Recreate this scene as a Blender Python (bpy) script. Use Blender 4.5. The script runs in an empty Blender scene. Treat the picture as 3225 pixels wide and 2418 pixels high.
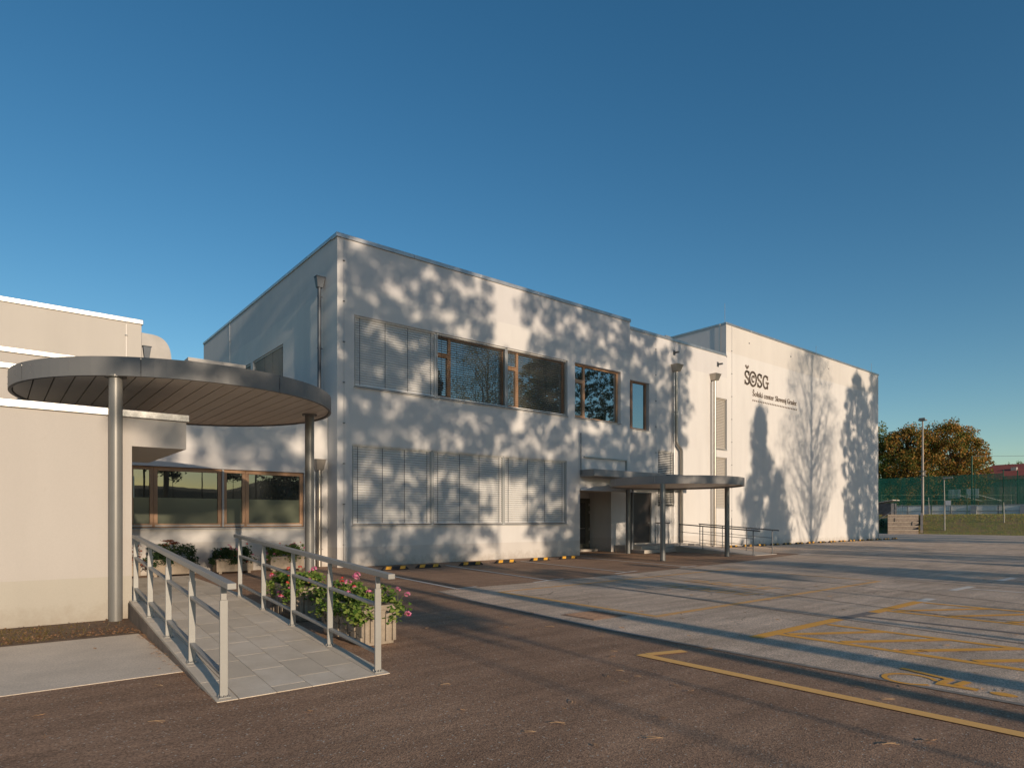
import bpy, bmesh, math, random
from mathutils import Vector, Matrix
R = math.radians
S = bpy.context.scene
COL = S.collection
random.seed(7)

# ------------------------------------------------------------ camera, sky, sun
cd = bpy.data.cameras.new('camera')
cam = bpy.data.objects.new('camera', cd); COL.objects.link(cam)
cam.location = (0, 0, 1.5)
cam.rotation_euler = (R(90), 0, -math.atan2(.6307, .776))
cd.sensor_width = 36; cd.lens = 22.52; cd.shift_y = .1315
cd.clip_start = .1; cd.clip_end = 6000
S.camera = cam

SX, SZ = .081, .220                       # sun travel per metre of +Y: drift in X, drop in Z
SUN_EL = math.atan(SZ / math.hypot(1, SX))
w = bpy.data.worlds.new('World'); S.world = w; w.use_nodes = True
nt = w.node_tree; nt.nodes.clear()
sky = nt.nodes.new('ShaderNodeTexSky'); sky.sky_type = 'NISHITA'; sky.sun_disc = False
sky.sun_elevation = SUN_EL
sky.sun_rotation = math.atan2(-SX, -1)
sky.altitude = 400; sky.air_density = 1.0; sky.dust_density = .4; sky.ozone_density = 2.0
bg = nt.nodes.new('ShaderNodeBackground'); bg.inputs[1].default_value = .143
wo = nt.nodes.new('ShaderNodeOutputWorld')
hs = nt.nodes.new('ShaderNodeHueSaturation'); hs.inputs['Saturation'].default_value = 1.3
nt.links.new(sky.outputs[0], hs.inputs['Color']); 
tn = nt.nodes.new('ShaderNodeMix'); tn.data_type = 'RGBA'; tn.blend_type = 'MULTIPLY'; tn.inputs[0].default_value = 1
tn.inputs[7].default_value = (.91, .90, .83, 1)
nt.links.new(hs.outputs[0], tn.inputs[6]); nt.links.new(tn.outputs[2], bg.inputs[0]); nt.links.new(bg.outputs[0], wo.inputs[0])
sd = bpy.data.lights.new('sun', 'SUN'); sd.energy = 4.0; sd.angle = R(.53); sd.color = (1, .80, .60)
sun = bpy.data.objects.new('sun', sd); COL.objects.link(sun)
sun.rotation_euler = Vector((-SX, -1, SZ)).to_track_quat('Z', 'Y').to_euler()
sun.location = (-5, -60, 30)
S.view_settings.view_transform = 'Standard'; S.view_settings.look = 'None'
S.view_settings.gamma = 1; S.view_settings.exposure = 0; S.view_settings.use_curve_mapping = False

# ------------------------------------------------------------ materials
def mat(name, col, rough=.6, metal=0, var=0, vscale=3, bump=0, bscale=60, col2=None, spec=.5, stretch=(1, 1, 1),
        fine=0, fscale=120, vmode=(.35, .65), bump2=0, b2scale=8):
    m = bpy.data.materials.new(name); m.use_nodes = True
    t = m.node_tree; b = t.nodes['Principled BSDF']
    b.inputs['Roughness'].default_value = rough; b.inputs['Metallic'].default_value = metal
    b.inputs['Specular IOR Level'].default_value = spec
    b.inputs['Base Color'].default_value = (*col, 1)
    geo = t.nodes.new('ShaderNodeNewGeometry')
    mp = t.nodes.new('ShaderNodeMapping'); mp.inputs['Scale'].default_value = stretch
    t.links.new(geo.outputs['Position'], mp.inputs['Vector'])
    cur = None
    if var or col2:
        n = t.nodes.new('ShaderNodeTexNoise'); n.inputs['Scale'].default_value = vscale
        n.inputs['Detail'].default_value = 6; n.inputs['Roughness'].default_value = .62
        t.links.new(mp.outputs[0], n.inputs['Vector'])
        r = t.nodes.new('ShaderNodeValToRGB')
        r.color_ramp.elements[0].position, r.color_ramp.elements[1].position = vmode
        c2 = col2 or tuple(c * (1 - var) for c in col)
        r.color_ramp.elements[0].color = (*c2, 1); r.color_ramp.elements[1].color = (*col, 1)
        t.links.new(n.outputs['Fac'], r.inputs[0]); cur = r.outputs[0]
    if fine:
        n = t.nodes.new('ShaderNodeTexNoise'); n.inputs['Scale'].default_value = fscale
        n.inputs['Detail'].default_value = 2
        t.links.new(geo.outputs['Position'], n.inputs['Vector'])
        r = t.nodes.new('ShaderNodeMapRange'); r.inputs[1].default_value = .3; r.inputs[2].default_value = .7
        r.inputs[3].default_value = 1 - fine; r.inputs[4].default_value = 1 + fine
        t.links.new(n.outputs['Fac'], r.inputs[0])
        mx = t.nodes.new('ShaderNodeMix'); mx.data_type = 'RGBA'; mx.blend_type = 'MULTIPLY'
        mx.inputs[0].default_value = 1
        if cur: t.links.new(cur, mx.inputs[6])
        else: mx.inputs[6].default_value = (*col, 1)
        t.links.new(r.outputs[0], mx.inputs[7]); cur = mx.outputs[2]
    if cur: t.links.new(cur, b.inputs['Base Color'])
    last = None
    for st, sc in ((bump, bscale), (bump2, b2scale)):
        if st:
            n = t.nodes.new('ShaderNodeTexNoise'); n.inputs['Scale'].default_value = sc
            n.inputs['Detail'].default_value = 3
            t.links.new(geo.outputs['Position'], n.inputs['Vector'])
            bp = t.nodes.new('ShaderNodeBump'); bp.inputs['Strength'].default_value = st
            bp.inputs['Distance'].default_value = min(.02, .22/sc)
            t.links.new(n.outputs['Fac'], bp.inputs['Height'])
            if last: t.links.new(last, bp.inputs['Normal'])
            last = bp.outputs[0]
    if last: t.links.new(last, b.inputs['Normal'])
    return m

def plaster(name, col, z_hi=None, z_lo=None, hi=(.93, .93, .95), lo=(.92, .9, .88)):
    """white render with a fine grain, faint stains, and the slightly greyer painted bands at parapet and plinth"""
    m = mat(name, col, .85, var=.06, vscale=.55, bump=.25, bscale=180, fine=.025, fscale=90, spec=.2, stretch=(1, 1, .45))
    t = m.node_tree; b = t.nodes['Principled BSDF']
    geo = t.nodes.new('ShaderNodeNewGeometry'); sep = t.nodes.new('ShaderNodeSeparateXYZ')
    t.links.new(geo.outputs['Position'], sep.inputs[0])
    src = b.inputs['Base Color'].links[0].from_socket
    for z, tint, op in ((z_hi, hi, 'GREATER_THAN'), (z_lo, lo, 'LESS_THAN')):
        if z is None: continue
        c = t.nodes.new('ShaderNodeMath'); c.operation = op; c.inputs[1].default_value = z
        t.links.new(sep.outputs[2], c.inputs[0])
        mx = t.nodes.new('ShaderNodeMix'); mx.data_type = 'RGBA'; mx.blend_type = 'MULTIPLY'
        t.links.new(c.outputs[0], mx.inputs[0]); t.links.new(src, mx.inputs[6]); mx.inputs[7].default_value = (*tint, 1)
        src = mx.outputs[2]
    # rain streaks: long thin vertical noise
    mp = t.nodes.new('ShaderNodeMapping'); mp.inputs['Scale'].default_value = (2.3, 2.3, .22)
    t.links.new(geo.outputs['Position'], mp.inputs[0])
    n = t.nodes.new('ShaderNodeTexNoise'); n.inputs['Scale'].default_value = 1; n.inputs['Detail'].default_value = 5
    t.links.new(mp.outputs[0], n.inputs[0])
    r = t.nodes.new('ShaderNodeMapRange'); r.inputs[1].default_value = .4; r.inputs[2].default_value = .75
    r.inputs[3].default_value = 1.0; r.inputs[4].default_value = .95
    t.links.new(n.outputs['Fac'], r.inputs[0])
    mx = t.nodes.new('ShaderNodeMix'); mx.data_type = 'RGBA'; mx.blend_type = 'MULTIPLY'; mx.inputs[0].default_value = 1
    t.links.new(src, mx.inputs[6]); t.links.new(r.outputs[0], mx.inputs[7])
    out = mx.outputs[2]
    sn = t.nodes.new('ShaderNodeTexNoise'); sn.inputs['Scale'].default_value = 5; sn.inputs['Detail'].default_value = 8; sn.inputs['Roughness'].default_value = .75
    t.links.new(geo.outputs['Position'], sn.inputs[0])
    hz = t.nodes.new('ShaderNodeMapRange'); hz.inputs[1].default_value = 0; hz.inputs[2].default_value = .45
    hz.inputs[3].default_value = .42; hz.inputs[4].default_value = 0
    t.links.new(sep.outputs[2], hz.inputs[0])
    th = t.nodes.new('ShaderNodeMath'); th.operation = 'ADD'; t.links.new(sn.outputs['Fac'], th.inputs[0]); t.links.new(hz.outputs[0], th.inputs[1])
    df = t.nodes.new('ShaderNodeMapRange'); df.inputs[1].default_value = .62; df.inputs[2].default_value = 1.0
    df.inputs[3].default_value = 0; df.inputs[4].default_value = .55; t.links.new(th.outputs[0], df.inputs[0])
    dm = t.nodes.new('ShaderNodeMix'); dm.data_type = 'RGBA'; dm.inputs[7].default_value = (.30, .25, .19, 1)
    t.links.new(df.outputs[0], dm.inputs[0]); t.links.new(out, dm.inputs[6])
    t.links.new(dm.outputs[2], b.inputs['Base Color'])
    return m

def glass_mat(name, tint=(.012, .014, .014), mirror=.25, rough=.01):
    m = bpy.data.materials.new(name); m.use_nodes = True
    t = m.node_tree; b = t.nodes['Principled BSDF']
    b.inputs['Base Color'].default_value = (*tint, 1); b.inputs['Roughness'].default_value = .3
    b.inputs['Specular IOR Level'].default_value = .2
    g = t.nodes.new('ShaderNodeBsdfGlossy'); g.inputs['Roughness'].default_value = rough
    g.inputs['Color'].default_value = (.92, .97, .96, 1)
    n = t.nodes.new('ShaderNodeTexNoise'); n.inputs['Scale'].default_value = .9
    geo = t.nodes.new('ShaderNodeNewGeometry'); t.links.new(geo.outputs['Position'], n.inputs[0])
    bp = t.nodes.new('ShaderNodeBump'); bp.inputs['Strength'].default_value = .04; bp.inputs['Distance'].default_value = .03
    t.links.new(n.outputs['Fac'], bp.inputs['Height']); t.links.new(bp.outputs[0], g.inputs['Normal'])
    lw = t.nodes.new('ShaderNodeLayerWeight'); lw.inputs[0].default_value = .25
    mr = t.nodes.new('ShaderNodeMapRange'); mr.inputs[3].default_value = mirror; mr.inputs[4].default_value = 1
    t.links.new(lw.outputs['Fresnel'], mr.inputs[0])
    mx = t.nodes.new('ShaderNodeMixShader')
    t.links.new(mr.outputs[0], mx.inputs[0]); t.links.new(b.outputs[0], mx.inputs[1]); t.links.new(g.outputs[0], mx.inputs[2])
    t.links.new(mx.outputs[0], t.nodes['Material Output'].inputs[0])
    return m

def leaf_mat(name, cols, trans=.35, vscale=.8):
    m = bpy.data.materials.new(name); m.use_nodes = True
    t = m.node_tree; b = t.nodes['Principled BSDF']
    geo = t.nodes.new('ShaderNodeNewGeometry')
    n = t.nodes.new('ShaderNodeTexNoise'); n.inputs['Scale'].default_value = vscale; n.inputs['Detail'].default_value = 3
    t.links.new(geo.outputs['Position'], n.inputs[0])
    ad = t.nodes.new('ShaderNodeMath'); ad.operation = 'MULTIPLY_ADD'; ad.inputs[1].default_value = .5; ad.inputs[2].default_value = -.0
    t.links.new(geo.outputs['Random Per Island'], ad.inputs[0])
    a2 = t.nodes.new('ShaderNodeMath'); a2.operation = 'MULTIPLY_ADD'; a2.inputs[1].default_value = .5
    t.links.new(n.outputs['Fac'], a2.inputs[0]); t.links.new(ad.outputs[0], a2.inputs[2])
    r = t.nodes.new('ShaderNodeValToRGB')
    el = r.color_ramp.elements
    for i, c in enumerate(cols):
        p = .2 + .6 * i / max(1, len(cols) - 1)
        if i < 2: e = el[i]; e.position = p
        else: e = el.new(p)
        e.color = (*c, 1)
    t.links.new(a2.outputs[0], r.inputs[0]); t.links.new(r.outputs[0], b.inputs['Base Color'])
    b.inputs['Roughness'].default_value = .6; b.inputs['Specular IOR Level'].default_value = .25
    tr = t.nodes.new('ShaderNodeBsdfTranslucent'); t.links.new(r.outputs[0], tr.inputs[0])
    mx = t.nodes.new('ShaderNodeMixShader'); mx.inputs[0].default_value = trans
    t.links.new(b.outputs[0], mx.inputs[1]); t.links.new(tr.outputs[0], mx.inputs[2])
    t.links.new(mx.outputs[0], t.nodes['Material Output'].inputs[0])
    return m

def asphalt(name, c1, c2, speck, bump, crack=0):
    """aggregate: cellular stones over noise patches, with pale specks"""
    m = bpy.data.materials.new(name); m.use_nodes = True
    t = m.node_tree; b = t.nodes['Principled BSDF']; b.inputs['Roughness'].default_value = .85
    b.inputs['Specular IOR Level'].default_value = .3
    geo = t.nodes.new('ShaderNodeNewGeometry')
    big = t.nodes.new('ShaderNodeTexNoise'); big.inputs['Scale'].default_value = .55; big.inputs['Detail'].default_value = 7
    big.inputs['Roughness'].default_value = .65
    t.links.new(geo.outputs['Position'], big.inputs[0])
    r = t.nodes.new('ShaderNodeValToRGB'); r.color_ramp.elements[0].position = .34; r.color_ramp.elements[1].position = .68
    r.color_ramp.elements[0].color = (*c1, 1); r.color_ramp.elements[1].color = (*c2, 1)
    t.links.new(big.outputs['Fac'], r.inputs[0])
    v = t.nodes.new('ShaderNodeTexVoronoi'); v.inputs['Scale'].default_value = 95
    t.links.new(geo.outputs['Position'], v.inputs[0])
    sp = t.nodes.new('ShaderNodeSeparateColor'); t.links.new(v.outputs['Color'], sp.inputs[0])
    mr = t.nodes.new('ShaderNodeMapRange'); mr.inputs[3].default_value = .62; mr.inputs[4].default_value = 1.4
    t.links.new(sp.outputs[0], mr.inputs[0])
    mx = t.nodes.new('ShaderNodeMix'); mx.data_type = 'RGBA'; mx.blend_type = 'MULTIPLY'; mx.inputs[0].default_value = 1
    t.links.new(r.outputs[0], mx.inputs[6]); t.links.new(mr.outputs[0], mx.inputs[7])
    # pale specks
    gt = t.nodes.new('ShaderNodeMath'); gt.operation = 'GREATER_THAN'; gt.inputs[1].default_value = .985
    t.links.new(sp.outputs[1], gt.inputs[0])
    m2 = t.nodes.new('ShaderNodeMix'); m2.data_type = 'RGBA'; m2.inputs[7].default_value = (*speck, 1)
    t.links.new(gt.outputs[0], m2.inputs[0]); t.links.new(mx.outputs[2], m2.inputs[6])
    # long tyre / sweeping streaks
    mp = t.nodes.new('ShaderNodeMapping'); mp.inputs['Scale'].default_value = (.35, 2.6, 1); mp.inputs['Rotation'].default_value = (0, 0, R(-28))
    t.links.new(geo.outputs['Position'], mp.inputs[0])
    st = t.nodes.new('ShaderNodeTexNoise'); st.inputs['Scale'].default_value = 1.6; st.inputs['Detail'].default_value = 6
    t.links.new(mp.outputs[0], st.inputs[0])
    ms = t.nodes.new('ShaderNodeMapRange'); ms.inputs[1].default_value = .35; ms.inputs[2].default_value = .7
    ms.inputs[3].default_value = .82; ms.inputs[4].default_value = 1.14
    t.links.new(st.outputs['Fac'], ms.inputs[0])
    m3 = t.nodes.new('ShaderNodeMix'); m3.data_type = 'RGBA'; m3.blend_type = 'MULTIPLY'; m3.inputs[0].default_value = 1
    t.links.new(m2.outputs[2], m3.inputs[6]); t.links.new(ms.outputs[0], m3.inputs[7])
    fin = m3.outputs[2]
    if crack:
        wn = t.nodes.new('ShaderNodeTexNoise'); wn.inputs['Scale'].default_value = 1.3; wn.inputs['Detail'].default_value = 6
        t.links.new(geo.outputs['Position'], wn.inputs[0])
        wa = t.nodes.new('ShaderNodeMix'); wa.data_type = 'VECTOR'; wa.inputs[0].default_value = .45
        t.links.new(geo.outputs['Position'], wa.inputs[4]); t.links.new(wn.outputs['Color'], wa.inputs[5])
        cv = t.nodes.new('ShaderNodeTexVoronoi'); cv.feature = 'DISTANCE_TO_EDGE'; cv.inputs['Scale'].default_value = .9
        t.links.new(wa.outputs[1], cv.inputs[0])
        mk = t.nodes.new('ShaderNodeTexNoise'); mk.inputs['Scale'].default_value = .4; t.links.new(geo.outputs['Position'], mk.inputs[0])
        lo = t.nodes.new('ShaderNodeMapRange'); lo.inputs[1].default_value = 0; lo.inputs[2].default_value = .009
        lo.inputs[3].default_value = 1; lo.inputs[4].default_value = 0; t.links.new(cv.outputs['Distance'], lo.inputs[0])
        mm = t.nodes.new('ShaderNodeMath'); mm.operation = 'MULTIPLY'; t.links.new(lo.outputs[0], mm.inputs[0])
        m5 = t.nodes.new('ShaderNodeMapRange'); m5.inputs[1].default_value = .45; m5.inputs[2].default_value = .62; m5.inputs[4].default_value = crack
        t.links.new(mk.outputs['Fac'], m5.inputs[0]); t.links.new(m5.outputs[0], mm.inputs[1])
        m4 = t.nodes.new('ShaderNodeMix'); m4.data_type = 'RGBA'; m4.inputs[7].default_value = (c1[0]*.35, c1[1]*.35, c1[2]*.35, 1)
        t.links.new(mm.outputs[0], m4.inputs[0]); t.links.new(fin, m4.inputs[6]); fin = m4.outputs[2]
    t.links.new(fin, b.inputs['Base Color'])
    bp = t.nodes.new('ShaderNodeBump'); bp.inputs['Strength'].default_value = bump; bp.inputs['Distance'].default_value = .0022
    t.links.new(v.outputs['Distance'], bp.inputs['Height'])
    n3 = t.nodes.new('ShaderNodeTexNoise'); n3.inputs['Scale'].default_value = 6; n3.inputs['Detail'].default_value = 4
    t.links.new(geo.outputs['Position'], n3.inputs[0])
    b3 = t.nodes.new('ShaderNodeBump'); b3.inputs['Strength'].default_value = .25; b3.inputs['Distance'].default_value = .015
    t.links.new(n3.outputs['Fac'], b3.inputs['Height']); t.links.new(bp.outputs[0], b3.inputs['Normal'])
    t.links.new(b3.outputs[0], b.inputs['Normal'])
    return m

def worn_paint(name, col, under, keep=.5):
    m = mat(name, col, .7, bump=.2, bscale=90)
    t = m.node_tree; b = t.nodes['Principled BSDF']
    geo = t.nodes.new('ShaderNodeNewGeometry')
    n = t.nodes.new('ShaderNodeTexNoise'); n.inputs['Scale'].default_value = 9; n.inputs['Detail'].default_value = 10; n.inputs['Roughness'].default_value = .8
    t.links.new(geo.outputs['Position'], n.inputs[0])
    r = t.nodes.new('ShaderNodeValToRGB'); r.color_ramp.elements[0].position = keep - .1; r.color_ramp.elements[1].position = keep + .06
    r.color_ramp.elements[0].color = (*under, 1); r.color_ramp.elements[1].color = (*col, 1)
    t.links.new(n.outputs['Fac'], r.inputs[0]); t.links.new(r.outputs[0], b.inputs['Base Color'])
    return m

M = {}
M['wall_main'] = plaster('white_render', (.68, .66, .63), z_hi=8.75, z_lo=.62)
M['wall_mid'] = plaster('white_render_entrance', (.68, .66, .63), z_hi=9.15, z_lo=.62)
M['wall_hall'] = plaster('white_render_hall', (.68, .66, .63), z_hi=10.6, hi=(.95, .93, .9))
M['wall_link'] = plaster('white_render_link', (.68, .66, .63), z_lo=.85)
M['wall_left'] = plaster('cream_render', (.485, .455, .42), z_lo=.64, lo=(.93, .93, .87))
M['wall_left_top'] = plaster('cream_render_upper', (.53, .50, .455), z_lo=4.75, lo=(1.04, 1.04, 1.04))
M['soffit'] = mat('soffit_plaster', (.66, .6, .52), .9, var=.05, bump=.1, bscale=150)
M['coping'] = mat('zinc_coping', (.5, .5, .49), .42, .85, var=.2, vscale=3, fine=.1, fscale=40)
M['bright_coping'] = mat('scratched_aluminium_coping', (.55, .545, .52), .42, .8, var=.35, vscale=7, fine=.15, fscale=50)
M['pipe'] = mat('steel_downpipe', (.44, .40, .35), .38, .8, var=.12, vscale=4)
M['dark_pipe'] = mat('dark_zinc_downpipe', (.085, .10, .12), .5, .3, var=.15)
M['wire'] = mat('galvanised_wire', (.5, .5, .5), .4, .8)
M['canopy'] = mat('grey_painted_fascia', (.165, .168, .168), .5, .0, var=.07, vscale=1.2, spec=.5)
M['canopy_light'] = mat('pale_grey_fascia', (.27, .26, .25), .5, .1, var=.07, vscale=1.2)
M['soffit_panel'] = mat('beige_soffit_panel', (.80, .72, .62), .5, 0, var=.08, vscale=1)
M['joint'] = mat('dark_joint', (.05, .045, .04), .9)
M['column'] = mat('grey_painted_steel', (.215, .21, .195), .4, .2, var=.06)
M['column2'] = mat('mid_grey_painted_steel', (.21, .215, .21), .35, .45, var=.06)
M['rail'] = mat('satin_grey_steel', (.36, .355, .33), .45, .15, var=.07, vscale=6)
M['rail_dark'] = mat('dark_grey_steel', (.12, .13, .14), .45, .4)
M['bolt'] = mat('steel_bolt', (.55, .54, .52), .3, .9)
M['tile'] = mat('grey_granite_tile', (.72, .63, .51), .75, var=.1, vscale=2.5, fine=.16, fscale=260, bump=.15, bscale=220, col2=(.60, .515, .40))
M['tile_b'] = mat('darker_granite_tile', (.63, .54, .42), .75, var=.1, vscale=2.5, fine=.16, fscale=260, bump=.15, bscale=220)
M['grout'] = mat('pale_grout', (.76, .69, .59), .9, fine=.08)
M['kerbstone'] = mat('dark_edge_stone', (.23, .185, .15), .8, var=.35, vscale=4, fine=.2, fscale=120, bump=.3, bscale=60)
M['concrete'] = mat('pale_concrete', (.76, .64, .50), .9, var=.16, vscale=1.6, fine=.14, fscale=60, bump=.5, bscale=35)
M['tread_brown'] = mat('weathered_brown_concrete', (.36, .30, .235), .9, var=.3, vscale=2)
M['step'] = mat('beige_step_stone', (.5, .45, .39), .8, var=.15, vscale=2, fine=.1)
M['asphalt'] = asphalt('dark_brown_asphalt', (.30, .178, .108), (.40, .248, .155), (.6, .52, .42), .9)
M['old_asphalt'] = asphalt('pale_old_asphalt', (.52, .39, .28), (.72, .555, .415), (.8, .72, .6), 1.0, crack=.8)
M['soil'] = mat('brown_soil', (.2, .125, .075), .95, var=.5, vscale=9, bump=1, bscale=40, fine=.25, fscale=70)
M['grass_ground'] = mat('autumn_grass_ground', (.20, .21, .05), .95, col2=(.32, .2, .09), vscale=1.1, bump=1, bscale=20, fine=.35, fscale=14)
M['field'] = mat('far_field', (.09, .11, .05), .95, col2=(.13, .12, .06), vscale=.05)
M['white_line'] = worn_paint('worn_white_paint', (.8, .75, .66), (.24, .17, .12), .36)
M['white_worn'] = worn_paint('old_white_paint', (.78, .72, .63), (.44, .36, .28), .42)
M['yellow_line'] = worn_paint('fresh_yellow_paint', (.95, .52, .15), (.4, .27, .14), .28)
M['yellow_worn'] = worn_paint('worn_yellow_paint', (.90, .43, .05), (.60, .45, .3), .38)
M['yellow_faint'] = worn_paint('faint_yellow_paint', (.80, .43, .12), (.6, .46, .33), .44)
M['overpaint'] = mat('grey_overpaint', (.25, .21, .18), .8, var=.2, vscale=8)
M['cable_shadow'] = mat('cable_shadow_paint', (.025, .02, .022), .6)
M['wood'] = mat('larch_window_wood', (.52, .30, .165), .5, var=.25, vscale=3, stretch=(1, 1, .35), fine=.06)
M['wood_dark'] = mat('weathered_window_wood', (.34, .19, .11), .5, var=.25, vscale=3, stretch=(1, 1, .35))
M['alu'] = mat('anodised_aluminium', (.45, .45, .43), .5, .2)
M['slat'] = mat('grey_blind_slat', (.66, .65, .62), .5, .05, var=.05, spec=.5)
M['slat_beige'] = mat('beige_blind_slat', (.47, .43, .37), .5, .05)
M['cord'] = mat('dark_blind_cord', (.05, .05, .05), .8)
M['glass'] = glass_mat('window_glass', mirror=.42)
M['glass_low'] = glass_mat('ground_floor_glass', mirror=.13)
M['frost'] = glass_mat('frosted_glass', tint=(.11, .125, .085), mirror=.04, rough=.12)
M['door'] = mat('dark_brown_grey_door', (.06, .05, .045), .45, .2, var=.15)
M['doorframe'] = mat('grey_green_door_frame', (.13, .13, .11), .45, .3)
M['dark_in'] = mat('dark_interior', (.02, .02, .02), .9)
M['rubber'] = mat('black_rubber', (.028, .026, .025), .75, var=.3, vscale=12)
M['stop_yellow'] = mat('yellow_reflective_block', (.78, .40, .04), .55, var=.3, vscale=14)
M['planter'] = mat('cast_concrete_planter', (.36, .30, .23), .9, var=.28, vscale=7, fine=.12, fscale=70, bump=.4, bscale=50)
M['geranium'] = leaf_mat('geranium_leaf', [(.045, .10, .015), (.10, .19, .03), (.22, .30, .06), (.32, .34, .10)], .3, 6)
M['dark_leaf'] = leaf_mat('dark_green_leaf', [(.015, .04, .02), (.03, .07, .025), (.07, .10, .03)], .25, 6)
M['red_leaf'] = leaf_mat('dry_red_flower_head', [(.16, .04, .025), (.28, .09, .05), (.33, .14, .09)], .2, 6)
M['stem'] = mat('plant_stem', (.14, .17, .05), .7)
M['pink'] = leaf_mat('pink_petal', [(.62, .10, .24), (.75, .22, .38), (.8, .4, .5)], .3, 30)
M['red'] = leaf_mat('red_petal', [(.55, .03, .03), (.7, .07, .06), (.75, .12, .1)], .3, 30)
M['bark'] = mat('tree_bark', (.10, .075, .055), .95, var=.4, vscale=8, bump=.8, bscale=20)
M['birch_bark'] = mat('birch_bark', (.5, .48, .44), .9, var=.6, vscale=6)
M['pine'] = leaf_mat('pine_needles', [(.02, .04, .012), (.035, .065, .02), (.06, .085, .03)], .15)
M['birch'] = leaf_mat('birch_leaves', [(.10, .12, .02), (.22, .20, .03), (.3, .22, .04)], .4)
M['autumn'] = leaf_mat('autumn_leaves', [(.05, .10, .02), (.13, .16, .03), (.28, .18, .04), (.42, .20, .05), (.46, .24, .06)], .3, .35)
M['autumn_low'] = leaf_mat('green_to_gold_leaves', [(.045, .10, .025), (.09, .15, .035), (.19, .20, .045), (.40, .28, .06)], .3, .35)
M['brown_leaf'] = mat('dry_leaf', (.46, .27, .14), .8, var=.3, vscale=40)
M['needle'] = mat('dry_pine_needle', (.42, .27, .15), .8)
M['fence'] = mat('green_fence_metal', (.012, .06, .035), .5, .3)
M['board'] = mat('white_rink_board', (.8, .78, .75), .5, var=.12, vscale=1)
M['board_cap'] = mat('grey_board_cap', (.25, .26, .27), .6)
M['red_roof'] = mat('red_tile_roof', (.33, .085, .06), .8, var=.2, vscale=1, bump=.5, bscale=5)
M['far_wall'] = mat('far_house_wall', (.45, .4, .34), .9)
M['pole'] = mat('steel_mast', (.26, .235, .21), .5, .3, var=.2, vscale=2)
M['lamp'] = mat('grey_lamp_post', (.33, .32, .28), .6, .2, var=.3, vscale=3)
M['skylight'] = mat('white_skylight_dome', (.75, .72, .70), .4)
M['duct'] = mat('silver_roof_duct', (.46, .44, .41), .6, .0, var=.15, vscale=2)
M['logo'] = mat('brown_grey_lettering', (.20, .16, .13), .7)
M['grate'] = mat('rusty_drain_grate', (.36, .24, .17), .8, .3, var=.4, vscale=12)

def net_mat():
    m = bpy.data.materials.new('green_windbreak_net'); m.use_nodes = True
    t = m.node_tree; b = t.nodes['Principled BSDF']; b.inputs['Base Color'].default_value = (.02, .19, .125, 1)
    b.inputs['Roughness'].default_value = .8
    geo = t.nodes.new('ShaderNodeNewGeometry')
    mp = t.nodes.new('ShaderNodeMapping'); mp.inputs['Scale'].default_value = (1, 1.6, .2)
    t.links.new(geo.outputs['Position'], mp.inputs[0])
    n = t.nodes.new('ShaderNodeTexNoise'); n.inputs['Scale'].default_value = 1.2; n.inputs['Detail'].default_value = 4
    t.links.new(mp.outputs[0], n.inputs[0])
    r = t.nodes.new('ShaderNodeMapRange'); r.inputs[1].default_value = .3; r.inputs[2].default_value = .7
    r.inputs[3].default_value = .28; r.inputs[4].default_value = .66
    t.links.new(n.outputs['Fac'], r.inputs[0])
    tr = t.nodes.new('ShaderNodeBsdfTransparent'); mx = t.nodes.new('ShaderNodeMixShader')
    t.links.new(r.outputs[0], mx.inputs[0]); t.links.new(tr.outputs[0], mx.inputs[1]); t.links.new(b.outputs[0], mx.inputs[2])
    t.links.new(mx.outputs[0], t.nodes['Material Output'].inputs[0])
    return m
M['net'] = net_mat()

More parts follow.
